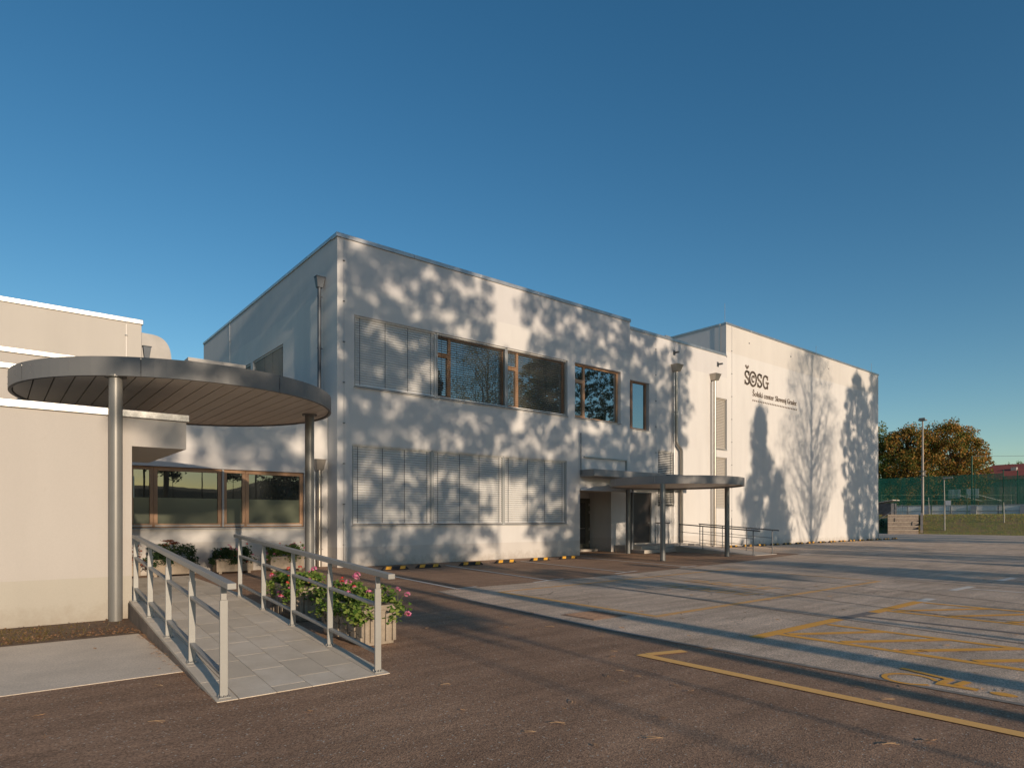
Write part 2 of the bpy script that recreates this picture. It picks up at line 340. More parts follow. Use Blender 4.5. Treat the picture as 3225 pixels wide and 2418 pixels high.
# ------------------------------------------------------------ builders
ABS = {}                                  # absolute location of each thing (no rotation while building)
class G:
    """collects boxes, tubes and sheets in world coordinates for ONE mesh object"""
    def __init__(s): s.v = []; s.f = []
    def quad(s, a, b, c, d):
        i = len(s.v); s.v += [a, b, c, d]; s.f.append((i, i+1, i+2, i+3)); return s
    def poly(s, pts):
        i = len(s.v); s.v += list(pts); s.f.append(tuple(range(i, i+len(pts)))); return s
    def box(s, x0, x1, y0, y1, z0, z1):
        i = len(s.v)
        s.v += [(x0,y0,z0),(x1,y0,z0),(x1,y1,z0),(x0,y1,z0),(x0,y0,z1),(x1,y0,z1),(x1,y1,z1),(x0,y1,z1)]
        s.f += [tuple(i+k for k in q) for q in ((3,2,1,0),(4,5,6,7),(0,1,5,4),(1,2,6,5),(2,3,7,6),(3,0,4,7))]; return s
    def hexa(s, p):                        # 8 points, bottom ring then top ring
        i = len(s.v); s.v += list(p)
        s.f += [tuple(i+k for k in q) for q in ((3,2,1,0),(4,5,6,7),(0,1,5,4),(1,2,6,5),(2,3,7,6),(3,0,4,7))]; return s
    def bar(s, a, b, w, h, up=(0,0,1)):
        a = Vector(a); b = Vector(b); d = (b-a).normalized(); u = Vector(up)
        side = d.cross(u).normalized(); u = side.cross(d).normalized()
        P = []
        for q in (a, b):
            for sx, sz in ((-1,-1),(1,-1),(1,1),(-1,1)):
                P.append(tuple(q + side*sx*w/2 + u*sz*h/2))
        i = len(s.v); s.v += P
        s.f += [tuple(i+k for k in q) for q in ((0,1,2,3),(7,6,5,4),(0,4,5,1),(1,5,6,2),(2,6,7,3),(3,7,4,0))]; return s
    def tube(s, pts, r, n=10, cap=True):
        if not isinstance(r, (list, tuple)): r = [r]*len(pts)
        pts = [Vector(p) for p in pts]; base = len(s.v); ref = None
        for k, p in enumerate(pts):
            d = (pts[min(k+1, len(pts)-1)] - pts[max(k-1, 0)]).normalized()
            if ref is None: ref = Vector((1,0,0)) if abs(d.x) < .9 else Vector((0,1,0))
            e = (ref - d*ref.dot(d)).normalized(); g = d.cross(e); ref = e
            for j in range(n):
                a = 2*math.pi*j/n
                s.v.append(tuple(p + e*math.cos(a)*r[k] + g*math.sin(a)*r[k]))
        for k in range(len(pts)-1):
            for j in range(n):
                a = base+k*n+j; b = base+k*n+(j+1) % n
                s.f.append((a, b, b+n, a+n))
        if cap:
            s.f.append(tuple(base+j for j in reversed(range(n))))
            s.f.append(tuple(base+(len(pts)-1)*n+j for j in range(n)))
        return s
    def prism(s, outline, z0, z1):          # vertical extrusion of an (x, y) outline, counter-clockwise
        n = len(outline); i = len(s.v)
        s.v += [(x,y,z0) for x,y in outline] + [(x,y,z1) for x,y in outline]
        s.f.append(tuple(i+k for k in reversed(range(n)))); s.f.append(tuple(i+n+k for k in range(n)))
        for k in range(n):
            a = i+k; b = i+(k+1) % n; s.f.append((a, b, b+n, a+n))
        return s

def kind(o, k): o['kind'] = k; return o
def thing(name, label, cat, loc=(0,0,0), group=None):
    o = bpy.data.objects.new(name, None); COL.objects.link(o); o.location = loc
    o['label'] = label; o['category'] = cat
    if group: o['group'] = group
    ABS[o.name] = Vector(loc); o.empty_display_size = .3
    return o
def build(name, g, m, parent=None, label=None, smooth=False, cat=None, group=None, bevel=0, kd=None):
    """ONE mesh object from world coordinates; its origin is the origin of its thing, or the middle of its foot"""
    if parent is not None: org = ABS[parent.name]
    else:
        xs = [v[0] for v in g.v]; ys = [v[1] for v in g.v]; zs = [v[2] for v in g.v]
        org = Vector(((min(xs)+max(xs))/2, (min(ys)+max(ys))/2, min(zs)))
    me = bpy.data.meshes.new(name)
    me.from_pydata([tuple(Vector(v)-org) for v in g.v], [], g.f)
    me.materials.append(M[m] if isinstance(m, str) else m)
    if smooth: me.shade_smooth()
    o = bpy.data.objects.new(name, me); COL.objects.link(o)
    if parent is not None: o.parent = parent
    else: o.location = org
    ABS[o.name] = org
    if label: o['label'] = label
    if cat: o['category'] = cat
    if group: o['group'] = group
    if kd: o['kind'] = kd
    if bevel:
        b = o.modifiers.new('bevel', 'BEVEL'); b.width = bevel; b.segments = 2; b.limit_method = 'ANGLE'
    if smooth:
        e = o.modifiers.new('edges', 'EDGE_SPLIT'); e.split_angle = R(40)
    return o
def link_copy(o, parent=None, loc=None):
    c = o.copy(); COL.objects.link(c)
    if parent is not None: c.parent = parent
    if loc is not None: c.location = loc
    ABS[c.name] = ABS.get(o.name, Vector())
    return c
def copy_thing(o, loc, rz, label, group=None):
    r = o.copy(); COL.objects.link(r); r.location = loc; r.rotation_euler = (0,0,rz); r['label'] = label
    if group: r['group'] = group
    for ch in o.children:
        c = ch.copy(); COL.objects.link(c); c.parent = r
        for g in ch.children:
            d = g.copy(); COL.objects.link(d); d.parent = c
    return r
def struct(name, g, m, parent=None, smooth=False):
    return build(name, g, m, parent, kd='structure', smooth=smooth)

def wall_x(y, x0, x1, z0, z1, holes, d=.22):
    """wall in the plane Y=y facing -Y, with real openings and reveals"""
    g = G(); xs = sorted({x0, x1, *[h[0] for h in holes], *[h[1] for h in holes]})
    zs = sorted({z0, z1, *[h[2] for h in holes], *[h[3] for h in holes]})
    for a, b in zip(xs, xs[1:]):
        for c, e in zip(zs, zs[1:]):
            if any(h[0]-1e-6 <= a and b <= h[1]+1e-6 and h[2]-1e-6 <= c and e <= h[3]+1e-6 for h in holes): continue
            g.quad((a,y,c),(b,y,c),(b,y,e),(a,y,e))
    for a, b, c, e in holes:
        g.quad((a,y,c),(a,y+d,c),(b,y+d,c),(b,y,c)); g.quad((a,y,e),(b,y,e),(b,y+d,e),(a,y+d,e))
        g.quad((a,y,c),(a,y,e),(a,y+d,e),(a,y+d,c)); g.quad((b,y,c),(b,y+d,c),(b,y+d,e),(b,y,e))
    return g
def wall_y(x, y0, y1, z0, z1, holes, d=.22):
    """wall in the plane X=x facing -X"""
    g = wall_x(0, y0, y1, z0, z1, holes, d)
    g.v = [(x+v[1], v[0], v[2]) for v in g.v]; g.f = [tuple(reversed(f)) for f in g.f]
    return g

def coping_run(parent, a, b, ztop, h=.13, w=.34, over=.04, m='coping', seg=2.6, axis='x', c0=0):
    """metal parapet capping in sheets with open joints; the run lies along x or y at face coordinate c0"""
    n = max(1, round((b-a)/seg)); L = (b-a)/n
    for i in range(n):
        p, q = a+i*L+.003, a+(i+1)*L-.003
        g = G()
        if axis == 'x': g.box(p, q, c0-over, c0+w, ztop-h, ztop)
        else: g.box(c0-over, c0+w, p, q, ztop-h, ztop)
        build('coping', g, m, parent, bevel=.008)

def slat_mesh(w, tilt, width=.085):
    """one curved blind slat of length w along X, hanging at its own middle"""
    g = G(); ct, st = math.cos(tilt), math.sin(tilt); prof = []
    for k in range(5):
        t = -1 + k*.5; a = t*width/2; h = .006*(1-t*t)
        prof.append((a*ct + h*st, a*st*1.0 - h*ct*-1))
    for (y0, z0), (y1, z1) in zip(prof, prof[1:]):
        g.quad((0,y0,z0),(w,y0,z0),(w,y1,z1),(0,y1,z1))
    return g

def blind(parent, x0, x1, z0, z1, y, tilt, pitch=.08, m='slat', axis='x', bottom=None, cords=(.06, .36, .64, .94)):
    """venetian blind hung in an opening: slats, guide rails, cords, head and bottom bar"""
    bl = G()
    W = x1-x0
    def put(g):
        if axis == 'y':
            g.v = [(y + (v[1]-y), v[0], v[2]) if False else (v[1], v[0], v[2]) for v in g.v]
            g.f = [tuple(reversed(f)) for f in g.f]
        return g
    base = ABS[parent.name]
    g = G().box(x0, x1, y-.05, y+.05, z1-.05, z1)
    head = build('blind', put(g), m, parent)
    sm = slat_mesh(W-.05, tilt)
    if axis == 'y': sm.v = [(v[1], v[0], v[2]) for v in sm.v]
    me = bpy.data.meshes.new('slat'); me.from_pydata(sm.v, [], sm.f); me.materials.append(M[m]); me.shade_smooth()
    n = int((z1-.05-(bottom or z0))/pitch)
    for i in range(n):
        o = bpy.data.objects.new('slat', me); COL.objects.link(o); o.parent = head
        z = z1-.05-pitch*(i+.5)
        jit = random.uniform(-.0015, .0015)
        p = (x0+.025, y+jit, z) if axis == 'x' else (y+jit, x0+.025, z)
        o.location = Vector(p)-base; o.rotation_euler = (random.uniform(-.02, .02), 0, 0) if axis == 'x' else (0, random.uniform(-.02, .02), 0)
    zb = z1-.05-pitch*n
    build('bottom_bar', put(G().box(x0+.02, x1-.02, y-.04, y+.04, zb-.035, zb-.002)), m, head)
    for s in (x0, x1-.025):
        build('guide_rail', put(G().box(s, s+.025, y-.055, y+.055, z0, z1-.052)), 'alu', head)
    for c in cords:
        build('cord', put(G().box(x0+W*c-.006, x0+W*c+.006, y-.052, y-.046, zb, z1-.05)), 'cord', head)
    return head

def rect_frame(g, x0, x1, z0, z1, y0, y1, t, tb=None):
    tb = tb or t
    g.box(x0, x1, y0, y1, z0, z0+tb); g.box(x0, x1, y0, y1, z1-t, z1)
    g.box(x0, x0+t, y0, y1, z0+tb, z1-t); g.box(x1-t, x1, y0, y1, z0+tb, z1-t)
    return g

def pane(parent, x0, x1, z0, z1, y, m='glass'):
    return build('pane', G().box(x0, x1, y, y+.012, z0, z1), m, parent)

def split_window(parent, x0, x1, z0, z1, y, sash=.62, transom=.30, m='wood', gm='glass', left=True):
    """fixed pane beside a narrow opening sash with a top light, all in timber"""
    g = G(); rect_frame(g, x0, x1, z0, z1, y, y+.08, .075)
    xs = x0+sash
    g.box(xs-.05, xs+.05, y, y+.08, z0+.075, z1-.075)
    zt = z1-(z1-z0)*transom
    g.box(x0+.075, xs-.05, y-.002, y+.078, zt-.05, zt+.05)
    fr = build('window', g, m, parent, bevel=.006)
    sg = G(); rect_frame(sg, x0+.075, xs-.05, z0+.075, zt-.05, y-.012, y+.05, .05)
    build('sash', sg, m, fr, bevel=.005)
    pane(fr, x0+.08, xs-.055, z0+.08, zt-.055, y+.05, gm)
    pane(fr, x0+.08, xs-.055, zt+.055, z1-.08, y+.05, gm)
    pane(fr, xs+.052, x1-.08, z0+.08, z1-.08, y+.05, gm)
    return fr

def sill(parent, x0, x1, y, z, out=.05, m='alu'):
    return build('sill', G().hexa([(x0-.02,y-out,z-.035),(x1+.02,y-out,z-.035),(x1+.02,y+.2,z-.02),(x0-.02,y+.2,z-.02),
                                   (x0-.02,y-out,z-.01),(x1+.02,y-out,z-.01),(x1+.02,y+.2,z+.012),(x0-.02,y+.2,z+.012)]), m, parent)

def downpipe(label, x, y, z_top, z_bot, r=.055, hop=.3, m='pipe', jog=None, twin=False, clips=(.1, .35, .6, .85), facing='y'):
    t = thing('downpipe', label, 'downpipe', (x, y, z_bot))
    hb = .62*hop
    zt = z_top
    g = G().hexa([(x-hb/2,y-hb/2,zt-.34),(x+hb/2,y-hb/2,zt-.34),(x+hb/2,y+hb/2-.02,zt-.34),(x-hb/2,y+hb/2-.02,zt-.34),
                  (x-hop/2,y-hop/2,zt-.02),(x+hop/2,y-hop/2,zt-.02),(x+hop/2,y+hop/2-.06,zt-.02),(x-hop/2,y+hop/2-.06,zt-.02)])
    g.box(x-hop/2-.015, x+hop/2+.015, y-hop/2-.015, y+hop/2-.06, zt-.02, zt)
    build('hopper', g, m, t, bevel=.006)
    if jog:
        zj, dx = jog
        pts = [(x,y,zt-.34),(x,y,zj+.25),(x+dx*.1,y,zj+.14),(x+dx*.9,y,zj-.14),(x+dx,y,zj-.25),(x+dx,y,z_bot)]
    else: pts = [(x,y,zt-.34),(x,y,z_bot)]; dx = 0
    build('pipe', G().tube(pts, r, 14), m, t, smooth=True)
    if twin:
        g = G().tube([(x-r*1.9,y+.01,zt-.4),(x-r*1.9,y+.01,z_bot+.05)], r*.35, 8)
        build('wire', g, 'wire', t, smooth=True)
    for c in clips:
        z = z_bot+(zt-.34-z_bot)*c
        xx = x + (dx if jog and z < jog[0] else 0)
        g = G().tube([(xx,y,z-.018),(xx,y,z+.018)], r+.008, 14); g.box(xx+r, xx+r+.05, y-.01, y+.04, z-.01, z+.01)
        build('clip', g, m, t)
    return t

def lightning_wire(label, x, y, z0, z1, guard=True, step=1.25, axis='y'):
    t = thing('lightning_wire', label, 'lightning wire', (x, y, 0))
    build('wire', G().tube([(x,y,z0),(x,y,z1-.1),(x,y+.05 if axis == 'y' else y,z1+.12)], .005, 6), 'wire', t)
    z = z0+.6
    while z < z1-.3:
        build('clip', G().box(x-.03, x+.03, y-.012, y+.03, z-.012, z+.012), 'rail_dark', t)
        z += step
    if guard: build('guard_tube', G().tube([(x,y-.005,.06),(x,y-.005,1.55)], .018, 8), 'wire', t)
    return t

ORD = ['first', 'second', 'third', 'fourth', 'fifth', 'sixth', 'seventh', 'eighth', 'ninth', 'tenth', 'eleventh', 'twelfth', 'thirteenth',
       'fourteenth', 'fifteenth', 'sixteenth']
# ------------------------------------------------------------ ground and car park
g = G()
g.poly([(-300,-300,-.008),(73.5,-300,-.008),(73.5,300,-.008),(-300,300,-.008)])
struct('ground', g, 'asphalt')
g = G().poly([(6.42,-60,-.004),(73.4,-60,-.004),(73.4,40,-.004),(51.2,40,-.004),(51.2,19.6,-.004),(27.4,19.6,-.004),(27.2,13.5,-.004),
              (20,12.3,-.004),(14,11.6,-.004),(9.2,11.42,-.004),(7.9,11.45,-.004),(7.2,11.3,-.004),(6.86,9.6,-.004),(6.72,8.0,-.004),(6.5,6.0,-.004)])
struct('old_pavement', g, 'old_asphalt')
# a low drip edge of worn tarmac along the junction
g = G()
pr = [(6.42,-60),(6.50,6.0),(6.72,8.0),(6.86,9.6),(7.2,11.3)]
for (a, b), (c, d) in zip(pr, pr[1:]):
    g.quad((a-.05,b,-.002),(a+.03,b,-.002),(c+.03,d,-.002),(c-.05,d,-.002))
struct('pavement_edge', g, mat('pale_worn_edge', (.33, .29, .24), .9, var=.4, vscale=9))

# concrete slab and planting soil at the foot of the cream wall
struct('soil_bed', G().quad((-20,9.6,.002),(1.62,9.6,.002),(1.62,11.2,.002),(-20,11.2,.002)), 'soil')
slab = thing('concrete_apron', 'pale cracked concrete slab beside the tiled ramp at the cream wall', 'concrete slab', (-4, 8.3, 0))
slab['kind'] = 'structure'; del slab['category']
build('slab', G().box(-20, 1.50, 6.95, 9.64, -.05, -.003), 'concrete', slab, bevel=.006)

# painted markings
def line(name, a, b, wd, m, label, cat='road marking', group=None, z=0.0):
    a = Vector((a[0], a[1], z)); b = Vector((b[0], b[1], z)); d = (b-a).normalized(); n = Vector((-d.y, d.x, 0))*wd/2
    k = 8; g = G()
    for i in range(k):
        p = a.lerp(b, i/k); q = a.lerp(b, (i+1)/k)
        g.quad(tuple(p-n), tuple(q-n), tuple(q+n), tuple(p+n))
    return g
def marking(name, segs, m, label, group=None, z=0.0, zs=.0005):
    t = thing(name, label, 'road marking', (*segs[0][0], 0), group)
    for i, (a, b, wd) in enumerate(segs):
        build('stripe', line('', a, b, wd, m, '', z=z+i*zs), m, t)
    return t
bays = [((8.5,18.1),(7.75,11.4)), ((11.4,17.4),(10.55,11.55)), ((14.55,17.4),(13.85,11.95)), ((17.8,17.6),(16.95,12.1))]
bl = ['white bay line running towards the ramp railing end', 'white bay line ending in a T between the second and third wheel stops',
      'white bay line ending in a T between the fourth and fifth wheel stops', 'white bay line nearest the round entrance canopy']
for i, (a, b) in enumerate(bays):
    tb = ((b[0]-(.6 if i else .05), b[1]-.12*(i > 0)), (b[0]+.6, b[1]+.12))
    marking('bay_line', [(a, b, .09), (*tb, .09)], 'white_line', bl[i], 'white parking bay lines on the dark tarmac')
for i in range(8):
    x = 27.3+i*3.0
    marking('bay_line', [((x,18.6),(x-.3,13.4), .1), ((x-.9,13.35),(x+.4,13.45), .1)], 'white_worn',
            'worn white bay line off the sports hall wall, %s from the entrance ramp' % ORD[i], 'white bay lines along the sports hall')
for i, x in enumerate((16.3, 19.6, 22.6, 25.6, 28.7)):
    lab = ['worn white T of a parking bay, nearest the yellow hatching', 'worn white T of a parking bay, second from the yellow hatching'][i] if i < 2 else 'worn white T of a parking bay, %s from the yellow hatching' % ORD[i]
    marking('bay_mark', [((x-.65,4.6),(x+.65,4.6), .16), ((x,4.5),(x,-2), .12)], 'white_worn', lab, 'white T marks across the car park')
marking('yellow_line', [((5.58,4.62),(5.56,-8), .135), ((5.65,4.56),(6.12,4.42), .13)], 'yellow_line', 'long fresh yellow line with a short hooked end on the dark tarmac')
marking('yellow_bay', [((7.95,6.2),(8.1,10.4), .12), ((8.0,6.26),(16.6,6.4), .13), ((8.16,10.36),(17.2,10.75), .1), ((16.6,6.46),(17.15,10.7), .08)],
        'yellow_faint', 'large faded yellow bay outline in the middle of the pale tarmac')
hatch = [((7.97,4.3),(7.97,-4), .13), ((7.5,4.36),(9.85,4.36), .17), ((9.23,4.24),(9.23,-4), .12)]
for k in range(9): hatch.append(((8.05,4.2-.68*k),(9.2,3.5-.72*k), .13))
marking('yellow_hatching', hatch, 'yellow_worn', 'yellow hatched box with zigzag bars nearest the dark tarmac')
hatch = [((11.35,4.25),(11.35,-4), .13), ((10.98,4.32),(13.05,4.36), .17), ((12.95,4.24),(12.95,-4), .13)]
for k in range(9): hatch.append(((11.45,4.15-.75*k),(12.9,3.3-.75*k), .13))
marking('yellow_hatching', hatch, 'yellow_worn', 'yellow hatched box farther out, beyond the greyed-out line')
marking('overpainted_mark', [((9.9,4.36),(11.0,4.32), .17), ((10.42,4.25),(10.62,-4), .12)], 'overpaint', 'old parking line painted over in grey between the yellow hatched boxes')
marking('white_patch', [((13.12,4.36),(13.75,4.38), .17)], 'white_worn', 'short white dash at the corner of the far yellow hatching')
# faded lettering-like rows inside the yellow bay: too worn to read, kept as rows of short strokes
t = thing('faded_bay_lettering', 'two rows of worn illegible yellow lettering inside the big yellow bay', 'road marking', (12, 8, 0))
for xr, y0, y1, k in ((13.2, 9.3, 7.2, 11), (11.9, 9.0, 6.9, 11)):
    for i in range(k):
        y = y0+(y1-y0)*i/(k-1); c = xr-.12*i/k
        g = G()
        q = [.0, .12, .26][i % 3]
        g.quad((c-.32,y-.035,.0005),(c+.32-q,y-.035,.0005),(c+.32-q,y+.035,.0005),(c-.32,y+.035,.0005))
        if i % 2: g.quad((c-.28,y-.16,.001),(c-.18,y-.16,.001),(c-.18,y,.001),(c-.28,y,.001))
        if i % 3 == 1: g.quad((c+.1,y-.16,.001),(c+.2,y-.16,.001),(c+.2,y,.001),(c+.1,y,.001))
        build('letter', g, 'yellow_faint', t)
# wheelchair symbol lying on the pale tarmac
t = thing('wheelchair_symbol', 'faded yellow wheelchair symbol on the pale tarmac', 'road marking', (6.85, 2.1, 0))
def stroke(pts, wd, z=0.0):
    g = G()
    for k, (p, q) in enumerate(zip(pts, pts[1:])):
        zz = z+(k % 2)*.0005
        a = Vector((*p, zz)); b = Vector((*q, zz)); d = (b-a).normalized(); n = Vector((-d.y, d.x, 0))*wd/2
        a = a-d*wd*.18; b = b+d*wd*.18
        g.quad(tuple(a-n), tuple(b-n), tuple(b+n), tuple(a+n))
    return g
arc = [(6.69+.215*math.cos(R(a)), 2.31+.21*math.sin(R(a))) for a in range(-60, 241, 20)]
build('wheel', stroke(arc, .05), 'yellow_worn', t)
build('body', stroke([(6.70,2.08),(6.72,1.80)], .10, .0016), 'yellow_worn', t)
build('leg', stroke([(6.74,2.07),(6.95,2.06),(7.10,2.52)], .07, .0032), 'yellow_worn', t)
build('arm', stroke([(6.76,1.95),(6.96,1.93)], .07, .0048), 'yellow_worn', t)
build('head', G().poly([(6.72+.065*math.cos(a*.4), 1.60+.10*math.sin(a*.4), .0006) for a in range(16)]), 'yellow_worn', t)
# cable shadows painted as thin dark strips on the old tarmac
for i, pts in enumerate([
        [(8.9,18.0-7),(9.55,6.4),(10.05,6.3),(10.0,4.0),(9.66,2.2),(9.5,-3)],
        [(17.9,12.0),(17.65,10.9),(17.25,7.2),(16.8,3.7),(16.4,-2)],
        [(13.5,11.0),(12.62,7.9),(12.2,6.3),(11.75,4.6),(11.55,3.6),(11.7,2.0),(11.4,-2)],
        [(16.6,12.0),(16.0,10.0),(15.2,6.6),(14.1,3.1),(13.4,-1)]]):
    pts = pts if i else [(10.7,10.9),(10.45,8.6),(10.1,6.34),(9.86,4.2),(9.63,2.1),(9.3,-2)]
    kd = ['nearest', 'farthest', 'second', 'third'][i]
    o = build('cable_shadow_strip', stroke(pts, [.03, .03, .03, .028][i], .0035), 'cable_shadow', label='thin dark painted cable shadow across the pale tarmac, %s from the yellow line' % kd, cat='cable_shadow', group='painted cable shadows')
# drain grate patch
t = thing('drain_grate', 'rusty flat drain grate set in the pale tarmac', 'drain cover', (7.3, 6.95, 0))
build('frame', rect_frame(G(), 0, 0, 0, 0, 0, 0, 0) if False else G().box(6.92, 7.66, 6.6, 7.3, -.01, .001), 'grate', t)
for k in range(12):
    build('bar', G().box(6.96, 7.62, 6.63+k*.055, 6.66+k*.055, .001, .008), 'grate', t)
# wheel stops
ws = thing('wheel_stop', 'x', 'wheel stop', (0, 0, 0), 'rubber wheel stops in front of the classroom wall')
gr = G(); L = .9
gr.hexa([(-L/2,-.08,0),(L/2,-.08,0),(L/2,.08,0),(-L/2,.08,0),(-L/2+.1,-.035,.1),(L/2-.1,-.035,.1),(L/2-.1,.035,.1),(-L/2+.1,.035,.1)])
build('body', gr, 'rubber', ws, bevel=.008)
for s in (-.24, .24):
    g = G().hexa([(s-.12,-.083,.018),(s+.06,-.083,.018),(s+.06,.0,.02),(s-.12,.0,.02),(s-.06,-.038,.104),(s+.12,-.038,.104),(s+.12,.03,.104),(s-.06,.03,.104)])
    build('reflector', g, 'stop_yellow', ws)
spots = [(9.27,16.9,'first wheel stop, nearest the ramp railing'), (10.45,16.95,'second wheel stop from the ramp railing'),
         (12.1,17.0,'third wheel stop from the ramp railing'), (13.6,17.1,'fourth wheel stop from the ramp railing'),
         (15.3,17.25,'fifth wheel stop from the ramp railing'), (16.8,17.35,'sixth wheel stop, nearest the entrance recess')]
for i, (x, y, lab) in enumerate(spots):
    lab = 'black rubber wheel stop with two yellow blocks, '+lab.replace(' wheel stop', ' in the row')
    if i == 0: ws.location = (x, y, 0); ws['label'] = lab; ws.rotation_euler = (0,0,R(1.5))
    else: copy_thing(ws, (x, y, 0), R(random.uniform(-1, 3)), lab)
for i in range(16):
    copy_thing(ws, (30.3+i*1.42, 18.85, 0), R(random.uniform(-1, 1)),
               'black and yellow wheel stop, %s from the lettering end below the hall' % ORD[i], 'rubber wheel stops along the sports hall')

# ------------------------------------------------------------ classroom block (nearest big white block)
cb = thing('classroom_block', 'two-storey white rendered block with blinds, in dappled tree shade', 'building', (15, 18.6, 0))
UZ0, UZ1, LZ0, LZ1 = 5.63, 7.86, 1.30, 3.82
H_up = (8.78, 18.0, UZ0, UZ1); H_up2 = (18.42, 21.2, UZ0, UZ1); H_lo = (8.71, 17.95, LZ0, LZ1); H_door = (18.7, 21.8, 0, 2.75)
build('wall', wall_x(18.6, 8.22, 21.8, 0, 10.2, [H_up, H_up2, H_lo, H_door], .24), 'wall_main', cb, label='front wall facing the car park')
SW = [(23.3, 26.75, UZ0, UZ1), (27.05, 30.6, UZ0, UZ1)]
build('wall', wall_y(8.22, 18.6, 34.5, 0, 10.2, SW, .24), 'wall_main', cb, label='shaded side wall')
build('wall', G().quad((21.8,18.6,2.75),(21.8,34.5,2.75),(21.8,34.5,10.2),(21.8,18.6,10.2)).quad((8.22,34.5,0),(21.8,34.5,0),(21.8,34.5,10.2),(8.22,34.5,10.2)), 'wall_main', cb)
build('roof', G().quad((8.22,18.6,10.0),(21.8,18.6,10.0),(21.8,34.5,10.0),(8.22,34.5,10.0)), 'canopy', cb)
coping_run(cb, 8.18, 21.84, 10.27, c0=18.6)
coping_run(cb, 18.95, 34.5, 10.27, axis='y', c0=8.22, h=.10)
# dark rooms behind the glass
build('interior', G().box(8.5, 18.6, 19.3, 19.4, .5, 9.5).box(18.6, 21.5, 19.3, 19.4, 3.3, 9.5).box(8.9, 9.0, 19.4, 34, 5, 9), 'dark_in', cb)
# upper band
units = [(8.80,11.78), (11.84,14.86), (14.92,17.98)]
build('mullion', G().box(11.78, 11.84, 18.66, 18.84, UZ0, UZ1), 'alu', cb)
build('mullion', G().box(14.86, 14.92, 18.66, 18.84, UZ0, UZ1), 'alu', cb)
for i, (a, b) in enumerate(units):
    split_window(cb, a, b, UZ0, UZ1, 18.80, m='wood')
    blind(cb, a+.01, b-.01, UZ0+.02, UZ1, 18.70, [R(70), R(12), R(11)][i], pitch=.078)
split_window(cb, 18.44, 21.18, UZ0, UZ1, 18.76, sash=.66, m='wood')
for h in (H_up, H_up2): sill(cb, h[0], h[1], 18.6, UZ0)
# lower band, blinds down
units = [(8.73,11.62), (11.68,14.72), (14.78,17.93)]
for x in (11.62, 14.72): build('mullion', G().box(x, x+.06, 18.63, 18.84, LZ0, LZ1), 'alu', cb)
for i, (a, b) in enumerate(units):
    split_window(cb, a, b, LZ0, LZ1, 18.80, m='wood')
    blind(cb, a+.01, b-.01, LZ0+.02, LZ1, 18.69, [R(63), R(60), R(61)][i], pitch=.08)
sill(cb, H_lo[0], H_lo[1], 18.6, LZ0)
for (a, b, c, d) in SW:
    blind(cb, a+.02, b-.02, c+.02, d, 8.32, R(-35), pitch=.09, axis='y')
    build('pane', G().box(8.42, 8.44, a, b, c, d), 'glass', cb)
# ledge over the entrance slab, entrance recess under the block
build('ledge', G().box(18.9, 21.5, 18.52, 18.60, 4.02, 4.07).box(21.5, 21.54, 18.52, 18.6, 3.6, 4.07), 'coping', cb)
lab = build('entrance_lintel', G().box(18.72, 21.78, 18.62, 19.0, 2.75, 3.2), 'soffit', cb)
# small curved hood plate over the recess
g = G(); n = 14; top = []; bot = []
for k in range(n+1):
    x = 18.66+3.1*k/n; t = k/n; h = .30*math.sqrt(max(0, 1-(1-min(1, t*1.0))**2)) if t < 1 else .30
    top.append((x, 18.59, 2.68+h)); bot.append((x, 18.40, 2.66))
for k in range(n):
    g.quad(bot[k], bot[k+1], top[k+1], top[k])
    g.quad((bot[k][0],18.62,2.655), (bot[k+1][0],18.62,2.655), bot[k+1], bot[k])
build('hood', g, 'wall_main', cb)
build('recess_wall', G().quad((18.7,21.25,0),(22.0,21.25,0),(22.0,21.25,2.76),(18.7,21.25,2.76))
      .quad((18.7,18.8,0),(18.7,22.2,0),(18.7,22.2,2.75),(18.7,18.8,2.75)), 'wall_main', cb)
build('recess_ceiling', G().quad((18.7,18.84,2.74),(22,18.84,2.74),(22,22.2,2.74),(18.7,22.2,2.74)), 'soffit', cb)
dr = build('door', G().box(20.8, 21.95, 21.17, 21.24, .1, 2.45), 'doorframe', cb, bevel=.006)
build('pane', G().box(20.95, 21.62, 21.155, 21.17, .35, 2.25), 'glass_low', dr)
build('handle', G().tube([(21.0,21.11,1.05),(21.55,21.11,1.05)], .012, 8), 'bolt', dr)
for z in (.35, .95, 1.75, 2.1): build('hinge', G().tube([(21.86,21.13,z),(21.86,21.13,z+.12)], .02, 8), 'bolt', dr)
build('threshold', G().box(18.9, 21.99, 20.6, 21.16, 0, .1), 'step', cb)

downpipe('dark downpipe with square hopper near the corner of the classroom block', 8.07, 19.62, 9.15, 5.0, r=.06, hop=.28, m='dark_pipe', clips=(.1, .5, .93))
lightning_wire('thin lightning wire on the front corner of the classroom block', 8.43, 18.57, .1, 10.2)
lightning_wire('thin lightning wire far along the shaded side wall', 8.19, 29.9, 5.0, 10.2, guard=False)

